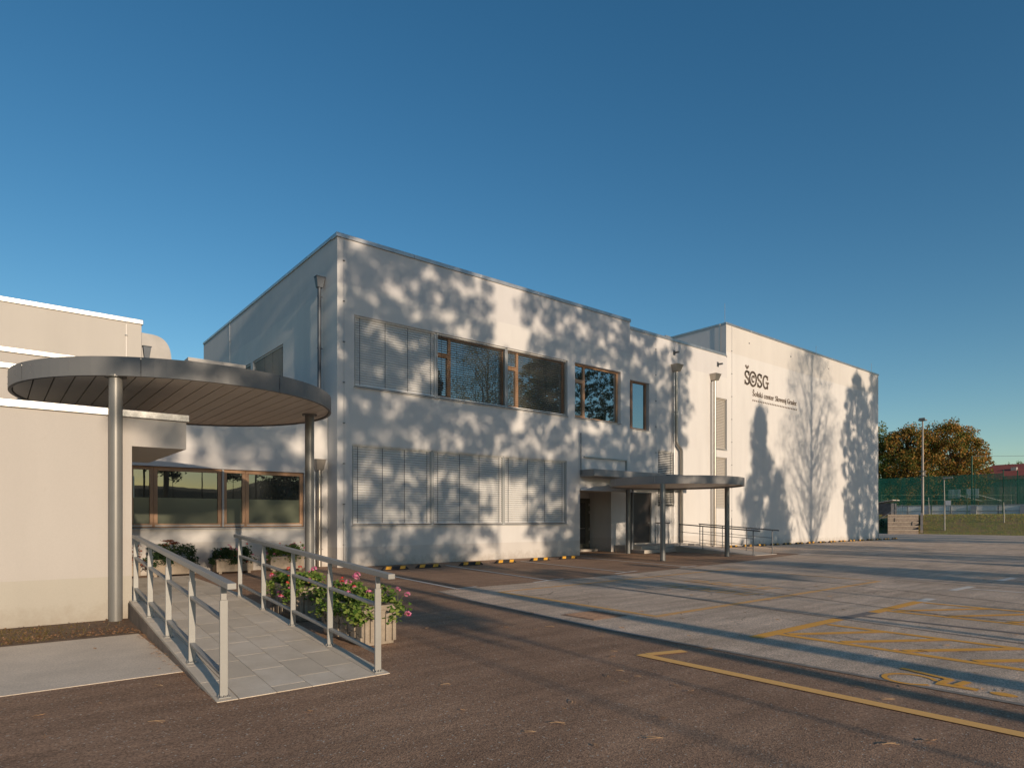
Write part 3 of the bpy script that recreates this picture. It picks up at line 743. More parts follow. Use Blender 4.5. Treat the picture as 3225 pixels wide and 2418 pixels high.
# ------------------------------------------------------------ entrance block and sports hall
eb = thing('entrance_block', 'white set-back block between classroom block and sports hall', 'building', (26, 19.7, 0))
HE = [(22.9, 24.5, 5.72, 7.98), (25.17, 26.5, 2.14, 4.84), (29.9, 31.1, 5.24, 8.0), (29.9, 31.1, 2.11, 4.81)]
HD = (23.3, 24.67, .37, 2.75)
build('wall', wall_x(19.7, 21.8, 31.12, 0, 10.36, HE+[HD], .2), 'wall_mid', eb, label='front wall')
build('wall', G().quad((22.0,19.7,0),(22.0,19.7,2.74),(22.0,22.2,2.74),(22.0,22.2,0)), 'wall_mid', eb, label='side wall inside the entrance recess')
build('roof', G().quad((21.8,19.7,10.2),(31.03,19.7,10.2),(31.03,40,10.2),(21.8,40,10.2)), 'canopy', eb)
coping_run(eb, 21.85, 31.0, 10.46, c0=19.7)
split_window(eb, 22.9, 24.42, 5.72, 7.98, 19.84, sash=.5, transom=.0, m='wood_dark')
sill(eb, 22.9, 24.5, 19.7, 5.72)
blind(eb, 25.18, 26.49, 2.16, 4.84, 19.8, R(45), pitch=.085, cords=(.08, .92)); sill(eb, 25.17, 26.5, 19.7, 2.14)
for a, b, c, d in HE[2:]:
    blind(eb, a+.02, b-.02, c, d, 19.8, R(68), pitch=.085, m='slat_beige', cords=()); sill(eb, a, b, 19.7, c)
for a, b, c, d in HE[1:]: build('pane', G().box(a, b, 19.88, 19.89, c, d), 'dark_in', eb)
d2 = build('door', G().box(23.33, 24.64, 19.78, 19.83, .37, 2.72), 'door', eb, bevel=.005)
build('handle', G().tube([(24.5,19.72,1.3),(24.5,19.78,1.3)], .03, 8), 'bolt', d2)
for x, z in ((26.45, 9.78), (30.25, 9.78)):
    t = build('water_spout', G().tube([(x,19.7,z),(x,19.42,z-.02)], .05, 10).box(x-.10, x+.06, 19.685, 19.7, z-.14, z+.12), 'rail_dark', eb)
# parapet step
build('parapet_step', G().box(25.7, 26.1, 19.66, 19.72, 10.46, 10.52), 'coping', eb)
# skylights
for i, (x, y, lab) in enumerate(((25.2, 22.2, 'white curved rooflight rising behind the entrance block parapet'),
                              (29.4, 21.6, 'low white rooflight behind the parapet near the sports hall'))):
    g = G(); n = 10
    rr = [2.3, 2.5][i]; hh = [.66, .22][i]
    for k in range(n):
        a0 = math.pi*k/n; a1 = math.pi*(k+1)/n
        g.quad((x-rr*math.cos(a0), y-1, 10.2+hh*math.sin(a0)), (x-rr*math.cos(a1), y-1, 10.2+hh*math.sin(a1)),
               (x-rr*math.cos(a1), y+1.6, 10.2+hh*math.sin(a1)), (x-rr*math.cos(a0), y+1.6, 10.2+hh*math.sin(a0)))
        g.poly([(x-rr*math.cos(a0), y-1, 10.2), (x-rr*math.cos(a1), y-1, 10.2), (x-rr*math.cos(a1), y-1, 10.2+hh*math.sin(a1)), (x-rr*math.cos(a0), y-1, 10.2+hh*math.sin(a0))])
    t = build('rooflight', g, 'skylight', label=lab, cat='rooflight')
downpipe('steel downpipe with a swan-neck bend beside the blind', 26.42, 19.56, 9.15, .3, r=.085, hop=.5, jog=(5.1, .42), twin=True, clips=(.08, .3, .75))
downpipe('straight steel downpipe beside the narrow shuttered windows', 29.72, 19.56, 9.15, .05, r=.085, hop=.5, twin=True, clips=(.15, .45, .8))
lightning_wire('thin lightning wire on the entrance block left of the swan-neck downpipe', 24.98, 19.67, .35, 10.35)

sh = thing('sports_hall', 'tall windowless white hall with the lettering on its wall', 'building', (41, 19.7, 0))
build('wall', G().quad((31.12,19.7,0),(50.95,19.7,0),(50.95,19.7,12.1),(31.12,19.7,12.1)).quad((31.03,19.7,10.3),(31.12,19.7,10.3),(31.12,19.7,12.1),(31.03,19.7,12.1)), 'wall_hall', sh, label='sunlit front wall with tree shadows')
build('side_wall', G().quad((31.03,19.7,10.1),(31.03,19.7,12.1),(31.03,60,12.1),(31.03,60,10.1)), mat('grey_smooth_render', (.66, .63, .61), .7, 0, var=.12, vscale=.5), sh)
build('end_wall', G().quad((50.95,19.7,0),(50.95,60,0),(50.95,60,12.1),(50.95,19.7,12.1)), 'wall_hall', sh)
build('roof', G().quad((31.03,19.7,12),(50.95,19.7,12),(50.95,60,12),(31.03,60,12)), 'canopy', sh)
coping_run(sh, 31.0, 51.0, 12.19, c0=19.7, h=.11)
coping_run(sh, 20.05, 60, 12.19, axis='y', c0=31.03, h=.11, seg=4)
for y in (20.05,): build('clamp', G().box(30.98, 31.0, y, y+.06, 10.3, 12.1), 'wire', sh)
lightning_wire('thin lightning wire on the sports hall corner left of the lettering', 31.55, 19.67, .1, 12.15)
for i, (x, h) in enumerate(((31.06, 1.05), (41.5, .5), (50.0, .7))):
    build('lightning_rod', G().tube([(x,19.8,12.19),(x,19.8,12.19+h)], .012, 6), 'wire',
          label=['tall lightning rod on the near corner of the sports hall roof', 'short lightning rod half way along the sports hall roof', 'lightning rod at the far corner of the sports hall roof'][i], cat='lightning rod')
for k, z in enumerate((1.5, 3.5, 5.5, 7.5, 9.5, 11.0)): build('clip', G().box(50.955, 50.99, 19.8, 19.86, z, z+.05), 'rail_dark', sh)
for x in (33.3, 38.0, 43.0): build('plug', G().box(x, x+.05, 19.67, 19.7, 11.4, 11.46), 'rail_dark', sh)
build('corner_guard', G().box(50.88, 50.97, 19.66, 19.7, 0, 1.9), 'wire', sh)

# lettering on the hall
sign = thing('wall_lettering', 'brown raised wall lettering with a big logo above the school name and dots', 'lettering', (35.5, 19.68, 8.2))
def strokes_xz(paths, wd, y0=19.665, y1=19.70):
    g = G()
    for pts in paths:
        for p, q in zip(pts, pts[1:]):
            a = Vector((p[0], (y0+y1)/2, p[1])); b = Vector((q[0], (y0+y1)/2, q[1])); d = (b-a).normalized()
            g.bar(tuple(a-d*wd*.22), tuple(b+d*wd*.22), y1-y0, wd, up=Vector((-d.z, 0, d.x)))
    return g
def arcp(cx, cz, rx, rz, a0, a1, n=14): return [(cx+rx*math.cos(R(a0+(a1-a0)*k/n)), cz+rz*math.sin(R(a0+(a1-a0)*k/n))) for k in range(n+1)]
def letter_S(x, z, w, h):
    rx = w/2; r = h/4
    up = arcp(x+rx, z+h-r, rx*.95, r, 35, 190, 8); mid = [(x+rx*.55, z+h*.55), (x+rx*1.45, z+h*.44)]
    lo = arcp(x+rx, z+r, rx*.98, r, 10, -150, 8)
    return [up+mid+lo, [(x+w*.93, z+h*1.0), (x+w*.93, z+h*.76)], [(x+w*.04, z), (x+w*.04, z+h*.26)]]
w0 = .105
lx = 32.88; zb = 9.07; hh = .78
build('letter', strokes_xz(letter_S(lx, zb+.03, .42, hh-.06)+[[(lx+.07,zb+1.05),(lx+.21,zb+.92),(lx+.35,zb+1.05)]], w0), 'logo', sign)
build('letter', strokes_xz([arcp(lx+.83, zb+hh/2, .345, .395, 0, 360, 28)], w0), 'logo', sign)
build('letter', strokes_xz([arcp(lx+.84, zb+hh/2, .13, .17, 45, 315, 10), [(lx+.95,zb+.6),(lx+.95,zb+.47)]], .075), 'logo', sign)
build('letter', strokes_xz(letter_S(lx+1.33, zb+.03, .42, hh-.06), w0), 'logo', sign)
gx = lx+1.90
build('letter', strokes_xz([arcp(gx+.29, zb+hh/2, .27, .36, 50, 315, 14), [(gx+.50,zb+.74),(gx+.50,zb+.55)], [(gx+.50,zb+.02),(gx+.50,zb+.33)], [(gx+.34,zb+.36),(gx+.62,zb+.36)]], w0), 'logo', sign)
def text_mesh(body, size, width, m, parent, x, y, z, name='letters'):
    c = bpy.data.curves.new('t', 'FONT'); c.body = body; c.size = size; c.extrude = .012; c.resolution_u = 3; c.space_character = 1.0
    o = bpy.data.objects.new('t', c); COL.objects.link(o)
    bpy.context.view_layer.update()
    me = bpy.data.meshes.new_from_object(o.evaluated_get(bpy.context.evaluated_depsgraph_get()))
    bpy.data.objects.remove(o)
    xs = [v.co.x for v in me.vertices]; sc = width/(max(xs)-min(xs)); x0 = min(xs)
    base = ABS[parent.name]
    for v in me.vertices:
        v.co = Vector((x+(v.co.x-x0)*sc, y-v.co.z, z+v.co.y))-base
    me.materials.clear(); me.materials.append(M[m])
    o = bpy.data.objects.new(name, me); COL.objects.link(o); o.parent = parent
    return o
xw = 33.68
for word, wid in (('Šolski', 1.06), ('center', 1.13), ('Slovenj', 1.25), ('Gradec', 1.12)):
    text_mesh(word, .44, wid, 'logo', sign, xw, 19.68, 8.50, 'word'); xw += wid+.155
for k in range(27):
    x = 33.72+k*.191
    g = G(); pts = [(x+(.046)*math.cos(a*math.pi/5), 8.25+.046*math.sin(a*math.pi/5)) for a in range(10)]
    g.poly([(p[0], 19.67, p[1]) for p in pts])
    for p, q in zip(pts, pts[1:]+pts[:1]): g.quad((p[0],19.7,p[1]),(q[0],19.7,q[1]),(q[0],19.67,q[1]),(p[0],19.67,p[1]))
    build('dot', g, 'logo', sign)

# ------------------------------------------------------------ link wing with the timber windows
lw = thing('link_wing', 'low white wing with timber-framed windows behind the flower boxes', 'building', (5, 19.3, 0))
HL = (2.6, 7.46, 1.25, 2.91)
build('wall', wall_x(19.3, -6, 8.21, 0, 5.0, [HL], .12), 'wall_link', lw)
build('roof', G().quad((-6,19.3,4.9),(8.2,19.3,4.9),(8.2,34,4.9),(-6,34,4.9)), 'canopy', lw)
build('interior', G().box(2.4, 7.6, 20.0, 20.05, .8, 3.2), 'dark_in', lw)
coping_run(lw, -6, 8.2, 5.06, c0=19.3)
Y = 19.38
def x_at(u, Y):                            # where the sight line of an image column meets the plane Y (used to read the bay widths)
    k = (u-1612.5)/2017.7; return Y*(.6307+.776*k)/(.776-.6307*k)
cols3 = [(320, 492), (492, 1100), (1118, 1300), (1300, 1808)]
edge = [x_at(300+c/2.764, Y) for c in (300, 505, 1100, 1118, 1312, 1818)]
def lwin(a, b, t=.07, tb=.1, dy=0):
    fr = build('window', rect_frame(G(), a, b, 1.27, 2.90, Y+dy, Y+.09, t, tb), 'wood', lw, bevel=.006)
    pane(fr, a+t, b-t, 1.27+tb, 2.90-t, Y+.05, 'glass_low')
    build('film', G().box(a+t+.002, b-t-.002, Y+.044, Y+.049, 1.27+tb, 2.07), 'frost', fr)
    build('trim', G().box(a+t*.4, b-t*.4, Y-.012+dy, Y-.001+dy, 1.27+tb*.25, 1.27+tb*.6), 'alu', fr)
    return fr
lwin(edge[0], edge[1], .085); lwin(edge[1]+.003, edge[2], .10)
build('post', G().box(edge[2]+.002, edge[3]-.002, Y-.05, Y+.08, 1.27, 2.90), 'alu', lw)
lwin(edge[3], edge[4]-.02, .085); lwin(edge[4]-.016, 7.45, .10)
hd = build('pull_handle', G().tube([(2.9,Y-.07,2.05),(2.9,Y-.07,2.62)], .014, 8).box(2.89, 2.91, Y-.07, Y, 2.1, 2.12).box(2.89, 2.91, Y-.07, Y, 2.54, 2.56), 'bolt', lw)
sill(lw, 2.6, 7.46, 19.3, 1.255, out=.07)
build('reveal_strip', G().box(7.452, 7.475, 19.28, 19.40, 1.27, 2.9), 'alu', lw)
downpipe('steel downpipe with dotted hopper on the link wing beside the far column', 7.88, 19.16, 3.34, .02, r=.075, hop=.32, twin=True, clips=(.18, .4, .62, .93))

# ------------------------------------------------------------ cream building on the left with stepped parapets
lb = thing('cream_block', 'cream rendered low block on the left with bright stepped metal copings', 'building', (-6, 11.15, 0))
build('wall', G().quad((-22,11.15,0),(1.65,11.15,0),(1.65,11.15,3.04),(-22,11.15,3.04)).quad((1.65,11.15,0),(1.65,19.25,0),(1.65,19.25,3.04),(1.65,11.15,3.04)), 'wall_left', lb, label='front wall')
build('entrance_box', G().quad((1.65,11.15,2.6),(2.40,11.15,2.6),(2.40,11.15,3.04),(1.65,11.15,3.04)).quad((2.40,11.15,2.6),(2.40,14.3,2.6),(2.40,14.3,3.04),(2.40,11.15,3.04))
      .quad((1.65,14.3,2.6),(1.65,14.3,3.04),(2.4,14.3,3.04),(2.4,14.3,2.6)), 'wall_left', lb)
build('soffit', G().quad((1.65,11.15,2.6),(1.65,14.3,2.6),(2.40,14.3,2.6),(2.40,11.15,2.6)), 'soffit', lb)
build('roof', G().quad((-22,11.15,3.0),(2.4,11.15,3.0),(2.4,19,3.0),(-22,19,3.0)), 'canopy', lb)
coping_run(lb, -22, 2.44, 3.14, h=.11, c0=11.15, m='bright_coping', seg=4.9, w=.4)
build('upper_wall', G().quad((-22,14.6,3.0),(1.0,14.6,3.0),(1.0,14.6,4.2),(-22,14.6,4.2)).quad((1,14.6,3),(1,16.4,3),(1,16.4,4.2),(1,14.6,4.2)), 'wall_left', lb)
coping_run(lb, -22, 1.04, 4.29, h=.10, c0=14.6, m='bright_coping', seg=4.9)
build('upper_wall', G().quad((-22,16.4,3.0),(1.9,16.4,3.0),(1.9,16.4,4.85),(-22,16.4,4.85)), 'wall_left', lb)
coping_run(lb, -22, 1.94, 4.95, h=.10, c0=16.4, m='bright_coping', seg=4.9)
tb = thing('cream_upper_block', 'upper cream block with a bright metal edge behind the round canopy', 'building', (-6, 20.2, 0))
build('wall', G().quad((-24,20.2,4.5),(3.22,20.2,4.5),(3.22,20.2,6.86),(-24,20.2,6.86)).quad((3.22,20.2,4.5),(3.22,30,4.5),(3.22,30,6.86),(3.22,20.2,6.86)), 'wall_left_top', tb)
build('roof', G().quad((-24,20.2,6.8),(3.22,20.2,6.8),(3.22,30,6.8),(-24,30,6.8)), 'canopy', tb)
coping_run(tb, -24, 3.26, 6.98, h=.12, c0=20.2, m='bright_coping', seg=4.5)
build('camera_box', G().box(-5.25, -5.1, 20.08, 20.2, 6.55, 6.72), 'wire', tb)
downpipe('small dark downpipe beside the silver roof duct', 3.36, 20.3, 6.3, 5.0, r=.04, hop=.2, m='dark_pipe', clips=())
lightning_wire('thin lightning wire at the right end of the upper cream block', 2.85, 20.17, 4.9, 6.9, guard=False, step=1.0)
# rounded silver duct on the roof
g = G(); prof = [(3.45, 5.0)]
for k in range(11):
    a = R(90-9*k); prof.append((3.45+.80*math.cos(a)**.55, 5.9+1.1*math.sin(a)**.55))
prof += [(4.25, 5.0)]; 
i0 = len(g.v); n = len(prof)
g.v += [(x,21.6,z) for x,z in prof]+[(x,23.4,z) for x,z in prof]
for k in range(n-1): g.f.append((k, k+n, k+n+1, k+1))
g.f.append(tuple(range(n))); 
build('roof_duct', g, 'duct', label='rounded silver ventilation duct on the roof right of the cream block', cat='roof duct', smooth=True)
build('roof_box', G().hexa([(5.5,26,4.8),(7.6,26,4.8),(7.6,28,4.8),(5.5,28,4.8),(5.7,26,7.35),(7.6,26,7.35),(7.6,28,7.35),(5.7,28,7.35)]).box(5.65, 7.7, 25.95, 28, 7.35, 7.48),
      'duct', label='small white roof upstand with metal edge beside the classroom block side wall', cat='roof box')

# ------------------------------------------------------------ round canopies
def round_canopy(label, cx, cy, r, z, h, mf, ms, cols, panels=True, colr=.09, mc='column', pitch=.235, flange=True):
    t = thing('round_canopy', label, 'canopy', (cx, cy, 0))
    n = 96; seg = 8
    for s in range(seg):                    # fascia sheets with joints
        g = G(); a0 = 2*math.pi*s/seg+R(20); a1 = a0+2*math.pi/seg-.003
        k = n//seg; pts = [(cx+math.cos(a0+(a1-a0)*i/k)*r, cy+math.sin(a0+(a1-a0)*i/k)*r) for i in range(k+1)]
        inn = [(cx+math.cos(a0+(a1-a0)*i/k)*(r-.05), cy+math.sin(a0+(a1-a0)*i/k)*(r-.05)) for i in range(k+1)]
        for i in range(k):
            (x0,y0),(x1,y1) = pts[i], pts[i+1]; (u0,v0),(u1,v1) = inn[i], inn[i+1]
            g.quad((x0,y0,z),(x1,y1,z),(x1,y1,z+h),(x0,y0,z+h)); g.quad((x0,y0,z),(u0,v0,z),(u1,v1,z),(x1,y1,z))
            g.quad((u0,v0,z),(u0,v0,z+.05),(u1,v1,z+.05),(u1,v1,z))
            g.quad((x0,y0,z+h),(x1,y1,z+h),(u1,v1,z+h),(u0,v0,z+h))
        fp = build('fascia', g, mf, t, smooth=True)
        if flange:
            for q in (.12, .5, .88):
                a = a0+(a1-a0)*q; x, y = cx+math.cos(a)*(r+.004), cy+math.sin(a)*(r+.004)
                for zz in (z+h*.35, z+h*.75): build('rivet', G().tube([(x,y,zz-.006),(x,y,zz+.004)], .004, 6), 'canopy', fp)
    ring = [(cx+math.cos(2*math.pi*i/n)*(r-.055), cy+math.sin(2*math.pi*i/n)*(r-.055)) for i in range(n)]
    build('deck', G().prism(ring, z+.06, z+h-.02), 'joint' if panels else ms, t)
    if panels:                              # soffit boards, each its own piece, running along Y
        rr = r-.06; x = -rr
        while x < rr-.01:
            a, b = x+.009, min(x+pitch-.009, rr)
            pts = []
            m2 = 6
            lo = [(a+(b-a)*i/m2, -math.sqrt(max(0, rr*rr-(a+(b-a)*i/m2)**2))) for i in range(m2+1)]
            hi = [(p[0], -p[1]) for p in reversed(lo)]
            out = [(cx+p[0], cy+p[1]) for p in lo+hi]
            if b-a > .02 and abs(lo[3][1]) > .03: build('soffit_board', G().prism(out, z+.022+random.uniform(-.001, .001), z+.055), ms, t)
            x += pitch
    for i, (x, y, zz) in enumerate(cols):
        c = build('column', G().tube([(x,y,zz),(x,y,z+.02)], colr, 28), mc, t, smooth=True)
        if flange: build('flange', G().tube([(x,y,z-.006),(x,y,z+.02)], colr*1.6, 24), mc, c)
        else: build('base_ring', G().tube([(x,y,zz),(x,y,zz+.02)], colr*1.15, 20), 'rail_dark', c)
    return t
c1 = round_canopy('round grey steel entrance canopy on two columns over the tiled ramp', 2.80, 13.05, 2.60, 3.58, .28, 'canopy', 'soffit_panel',
                  [(1.42, 11.0, 0), (4.98, 12.6, 0)])
c2 = round_canopy('round pale grey canopy over the entrance between the blocks', 20.9, 15.5, 2.55, 2.75, .29, 'canopy_light', 'soffit_panel',
                  [(18.69, 14.42, 0), (22.73, 14.39, 0)], panels=False, colr=.095, mc='column2', flange=False)
sl = thing('entrance_slab', 'flat grey slab roof above the entrance recess, behind the round canopy', 'canopy', (22, 18.5, 0))
build('slab', G().box(18.7, 27.3, 17.8, 19.66, 3.22, 3.5), 'canopy_light', sl, bevel=.01)
build('column', G().tube([(21.4,18.35,0),(21.4,18.35,3.22)], .095, 24), 'column2', sl, smooth=True)
build('column', G().tube([(21.95,18.62,0),(21.95,18.62,3.22)], .085, 24), 'rail_dark', sl, smooth=True)
build('spout', G().tube([(23.4,17.8,3.42),(23.4,17.68,3.42)], .04, 8).box(23.3, 23.42, 17.79, 17.8, 3.36, 3.48), 'rail_dark', sl)
build('vent_rod', G().tube([(18.66,18.5,3.3),(18.66,18.5,5.0)], .022, 8), 'rail_dark', label='thin dark rod standing at the end of the entrance slab', cat='rod')
st = thing('entrance_steps', 'two shallow beige stone steps before the brown door', 'steps', (23.9, 18.6, 0))
build('step', G().hexa([(21.75,17.75,0),(25.7,18.0,0),(25.7,19.7,0),(22.02,19.7,0),(21.75,17.75,.15),(25.7,18.0,.15),(25.7,19.7,.15),(22.02,19.7,.15)]), 'step', st, bevel=.01)
build('step', G().hexa([(22.15,18.25,.15),(25.7,18.35,.15),(25.7,19.69,.15),(22.03,19.69,.15),(22.15,18.25,.3),(25.7,18.35,.3),(25.7,19.69,.3),(22.03,19.69,.3)]), 'step', st, bevel=.01)
build('threshold', G().box(23.3, 24.67, 19.6, 19.78, .3, .37), 'step', st)
# second ramp
rp = thing('entrance_ramp', 'plain concrete ramp with dark railings in front of the entrance block', 'ramp', (25, 16, 0))
build('slab', G().hexa([(24.15,14.0,-.01),(25.95,14.05,-.01),(25.95,18.0,-.01),(24.15,18.0,-.01),(24.15,14.0,.01),(25.95,14.05,.01),(25.95,18.0,.27),(24.15,18.0,.27)]), 'step', rp)
build('landing', G().box(25.7, 26.6, 18.0, 19.69, 0, .298), 'step', rp)

# ------------------------------------------------------------ railings
def railing2(label, x, ys, z_of):
    t = thing('railing', label, 'railing', (x, ys[0], 0), 'dark railings of the entrance ramp')
    for y in ys:
        z = z_of(y)
        p = build('post', G().tube([(x,y,z),(x,y,z+.98)], .02, 10), 'rail_dark', t)
        build('base_plate', G().tube([(x,y,z),(x,y,z+.012)], .05, 12), 'rail_dark', p)
    a, b = ys[0]-.3, ys[-1]+.05
    for h, r in ((1.0, .026), (.66, .011), (.26, .011)):
        build('handrail' if h == 1 else 'rail', G().tube([(x,a,z_of(ys[0])+h-.02),(x,ys[0],z_of(ys[0])+h),(x,b,z_of(ys[-1])+h)] if h == 1 else
              [(x,ys[0],z_of(ys[0])+h),(x,b,z_of(ys[-1])+h)], r, 10), 'rail_dark', t)
    return t
zr = lambda y: max(0, min(.28, .01+(y-14.0)*.065))
railing2('dark tubular railing of the entrance ramp, side nearer the round canopy', 24.25, [14.15, 15.35, 16.55, 17.75], zr)
railing2('dark tubular railing of the entrance ramp, side nearer the sports hall', 25.85, [14.2, 15.4, 16.6, 17.8], zr)
t = thing('railing', 'short dark railing piece against the wall at the top of the entrance ramp', 'railing', (24.6, 19.2, 0))
build('post', G().tube([(24.9,18.9,.3),(24.9,18.9,1.3)], .02, 8).tube([(24.9,19.5,.3),(24.9,19.5,1.3)], .02, 8), 'rail_dark', t)
build('rail', G().tube([(24.9,18.8,1.3),(24.9,19.62,1.3)], .025, 8), 'rail_dark', t)

# ------------------------------------------------------------ tiled ramp in the foreground
TLT = .031; M_R = .0500; Y0 = 5.60
def rx(base, y): return base+TLT*(y-Y0)
def rz(y): return -.002+M_R*max(0, min(y, 11.1)-Y0)
rmp = thing('tiled_ramp', 'grey tiled access ramp rising to the entrance under the round canopy', 'ramp', (2.3, Y0, 0))
XL, XR = 1.455, 3.02; YE = 15.2
ys = [Y0, 11.1, YE]
g = G()
for a, b in zip(ys, ys[1:]):
    p = [(rx(XL,a),a,-.02),(rx(XR,a),a,-.02),(rx(XR,b),b,-.02),(rx(XL,b),b,-.02),(rx(XL,a),a,rz(a)-.011),(rx(XR,a),a,rz(a)-.011),(rx(XR,b),b,rz(b)-.011),(rx(XL,b),b,rz(b)-.011)]
    g.hexa(p)
build('slab', g, 'grout', rmp)
y = Y0                                     # left edge stones with a visible flank
while y < 11.0:
    b = min(y+.62, 11.1)
    g = G(); za, zb_ = rz(y), rz(b); e = .003
    g.hexa([(rx(XL-.02,y+e),y+e,-.01),(rx(XL+.15,y+e),y+e,-.01),(rx(XL+.15,b-e),b-e,-.01),(rx(XL-.02,b-e),b-e,-.01),
            (rx(XL-.02,y+e),y+e,za),(rx(XL+.15,y+e),y+e,za),(rx(XL+.15,b-e),b-e,zb_),(rx(XL-.02,b-e),b-e,zb_)])
    build('edge_stone', g, 'tile', rmp, bevel=.003)
    build('flank_stone', G().hexa([(rx(XL-.032,y+e),y+e,-.01),(rx(XL-.0205,y+e),y+e,-.01),(rx(XL-.0205,b-e),b-e,-.01),(rx(XL-.032,b-e),b-e,-.01),
            (rx(XL-.032,y+e),y+e,za-.03),(rx(XL-.0205,y+e),y+e,za-.03),(rx(XL-.0205,b-e),b-e,zb_-.03),(rx(XL-.032,b-e),b-e,zb_-.03)]), 'kerbstone', rmp)
    y = b
tw = .315; cx0 = XL+.155; ncol = 4; k = 0
xs_ = [cx0+i*tw for i in range(ncol+1)]+[XR]
for c in range(len(xs_)-1):
    a, b = xs_[c]+.0025, xs_[c+1]-.0025
    y = Y0-(.31 if c % 2 else 0)-.12*c
    while y < YE:
        p, q = max(y, Y0)+.0025, min(y+.61, YE)-.0025
        if q-p > .03:
            cuts = [p, 11.1, q] if p < 11.1 < q else [p, q]
            g = G()
            for u, v in zip(cuts, cuts[1:]):
                g.hexa([(rx(a,u),u,rz(u)-.011),(rx(b,u),u,rz(u)-.011),(rx(b,v),v,rz(v)-.011),(rx(a,v),v,rz(v)-.011),
                        (rx(a,u),u,rz(u)),(rx(b,u),u,rz(u)),(rx(b,v),v,rz(v)),(rx(a,v),v,rz(v))])
            build('tile', g, random.choice(['tile', 'tile', 'tile_b']), rmp); k += 1
        y += .61
build('flank_panel', G().box(rx(XL,11.1)+.05, rx(XR,YE)-.02, YE, YE+.012, -.01, rz(YE)), 'kerbstone', rmp)

def railing1(label, base, posts, ends):
    t = thing('ramp_railing', label, 'railing', (rx(base, posts[0]), posts[0], 0))
    for y in posts:
        x, z = rx(base, y), rz(y); pw = .032
        g = G().box(x-pw, x+pw, y-.012, y+.012, z+.008, z+.815).box(x-pw*.72, x+pw*.72, y-.011, y+.011, z+.815, z+.93)
        p = build('post', g, 'rail', t, bevel=.003)
        build('base_plate', G().box(x-.05, x+.05, y-.045, y+.045, z, z+.009), 'rail', p, bevel=.002)
        for sx, sy in ((-.028,-.03), (.0,-.03), (.028,-.03), (.03,.03), (-.03,.03)):
            build('bolt', G().tube([(x+sx,y+sy,z+.009),(x+sx,y+sy,z+.022)], .008, 8), 'bolt', p)
    a, b = ends
    def run(name, h, w_, hgt, ya, yb):
        pts = [ya]+([11.1] if ya < 11.1 < yb else [])+[yb]
        for u, v in zip(pts, pts[1:]):
            build(name, G().bar((rx(base,u),u,rz(u)+h),(rx(base,v),v,rz(v)+h), w_, hgt), 'rail', t, bevel=.004)
    run('handrail', .957, .07, .05, a, b)
    for h in (.655, .19):
        for u, v in zip(posts, posts[1:]): run('rail', h, .048, .028, u+.012, v-.012)
    return t
railing1('satin grey steel railing along the left edge of the tiled ramp', XL+.055, [5.70, 6.97, 8.27, 9.62, 10.98], (5.43, 11.08))
railing1('satin grey steel railing along the right edge of the tiled ramp by the flower boxes', XR-.085, [5.70, 6.93, 8.18, 9.45, 10.72], (5.40, 10.98))

# ------------------------------------------------------------ planters and flowers
def leaf_disc(v, f, c, r, n):
    c = Vector(c); d = Vector(n).normalized(); e = d.orthogonal().normalized(); q = d.cross(e); i = len(v); k = 6
    a0 = random.random()*6
    for j in range(k):
        rr = r*(1 if j % 2 else .72); a = a0+2*math.pi*j/k
        v.append(tuple(c+e*math.cos(a)*rr+q*math.sin(a)*rr+d*(.25*r if j % 2 else 0)))
    f.append(tuple(range(i, i+k)))
def flower_proto(colr, r=.045):
    g = G()
    for _ in range(16):
        d = Vector((random.gauss(0,1), random.gauss(0,1), abs(random.gauss(0,1))*.8)).normalized()
        leaf_disc(g.v, g.f, tuple(d*r*.75), r*.42, tuple(d+Vector((random.uniform(-.5,.5),)*3)))
    me = bpy.data.meshes.new('flower'); me.from_pydata(g.v, [], g.f); me.materials.append(M[colr]); return me
FL = {'pink': [flower_proto('pink'), flower_proto('pink', .036)], 'red': [flower_proto('red', .036), flower_proto('red', .03)]}
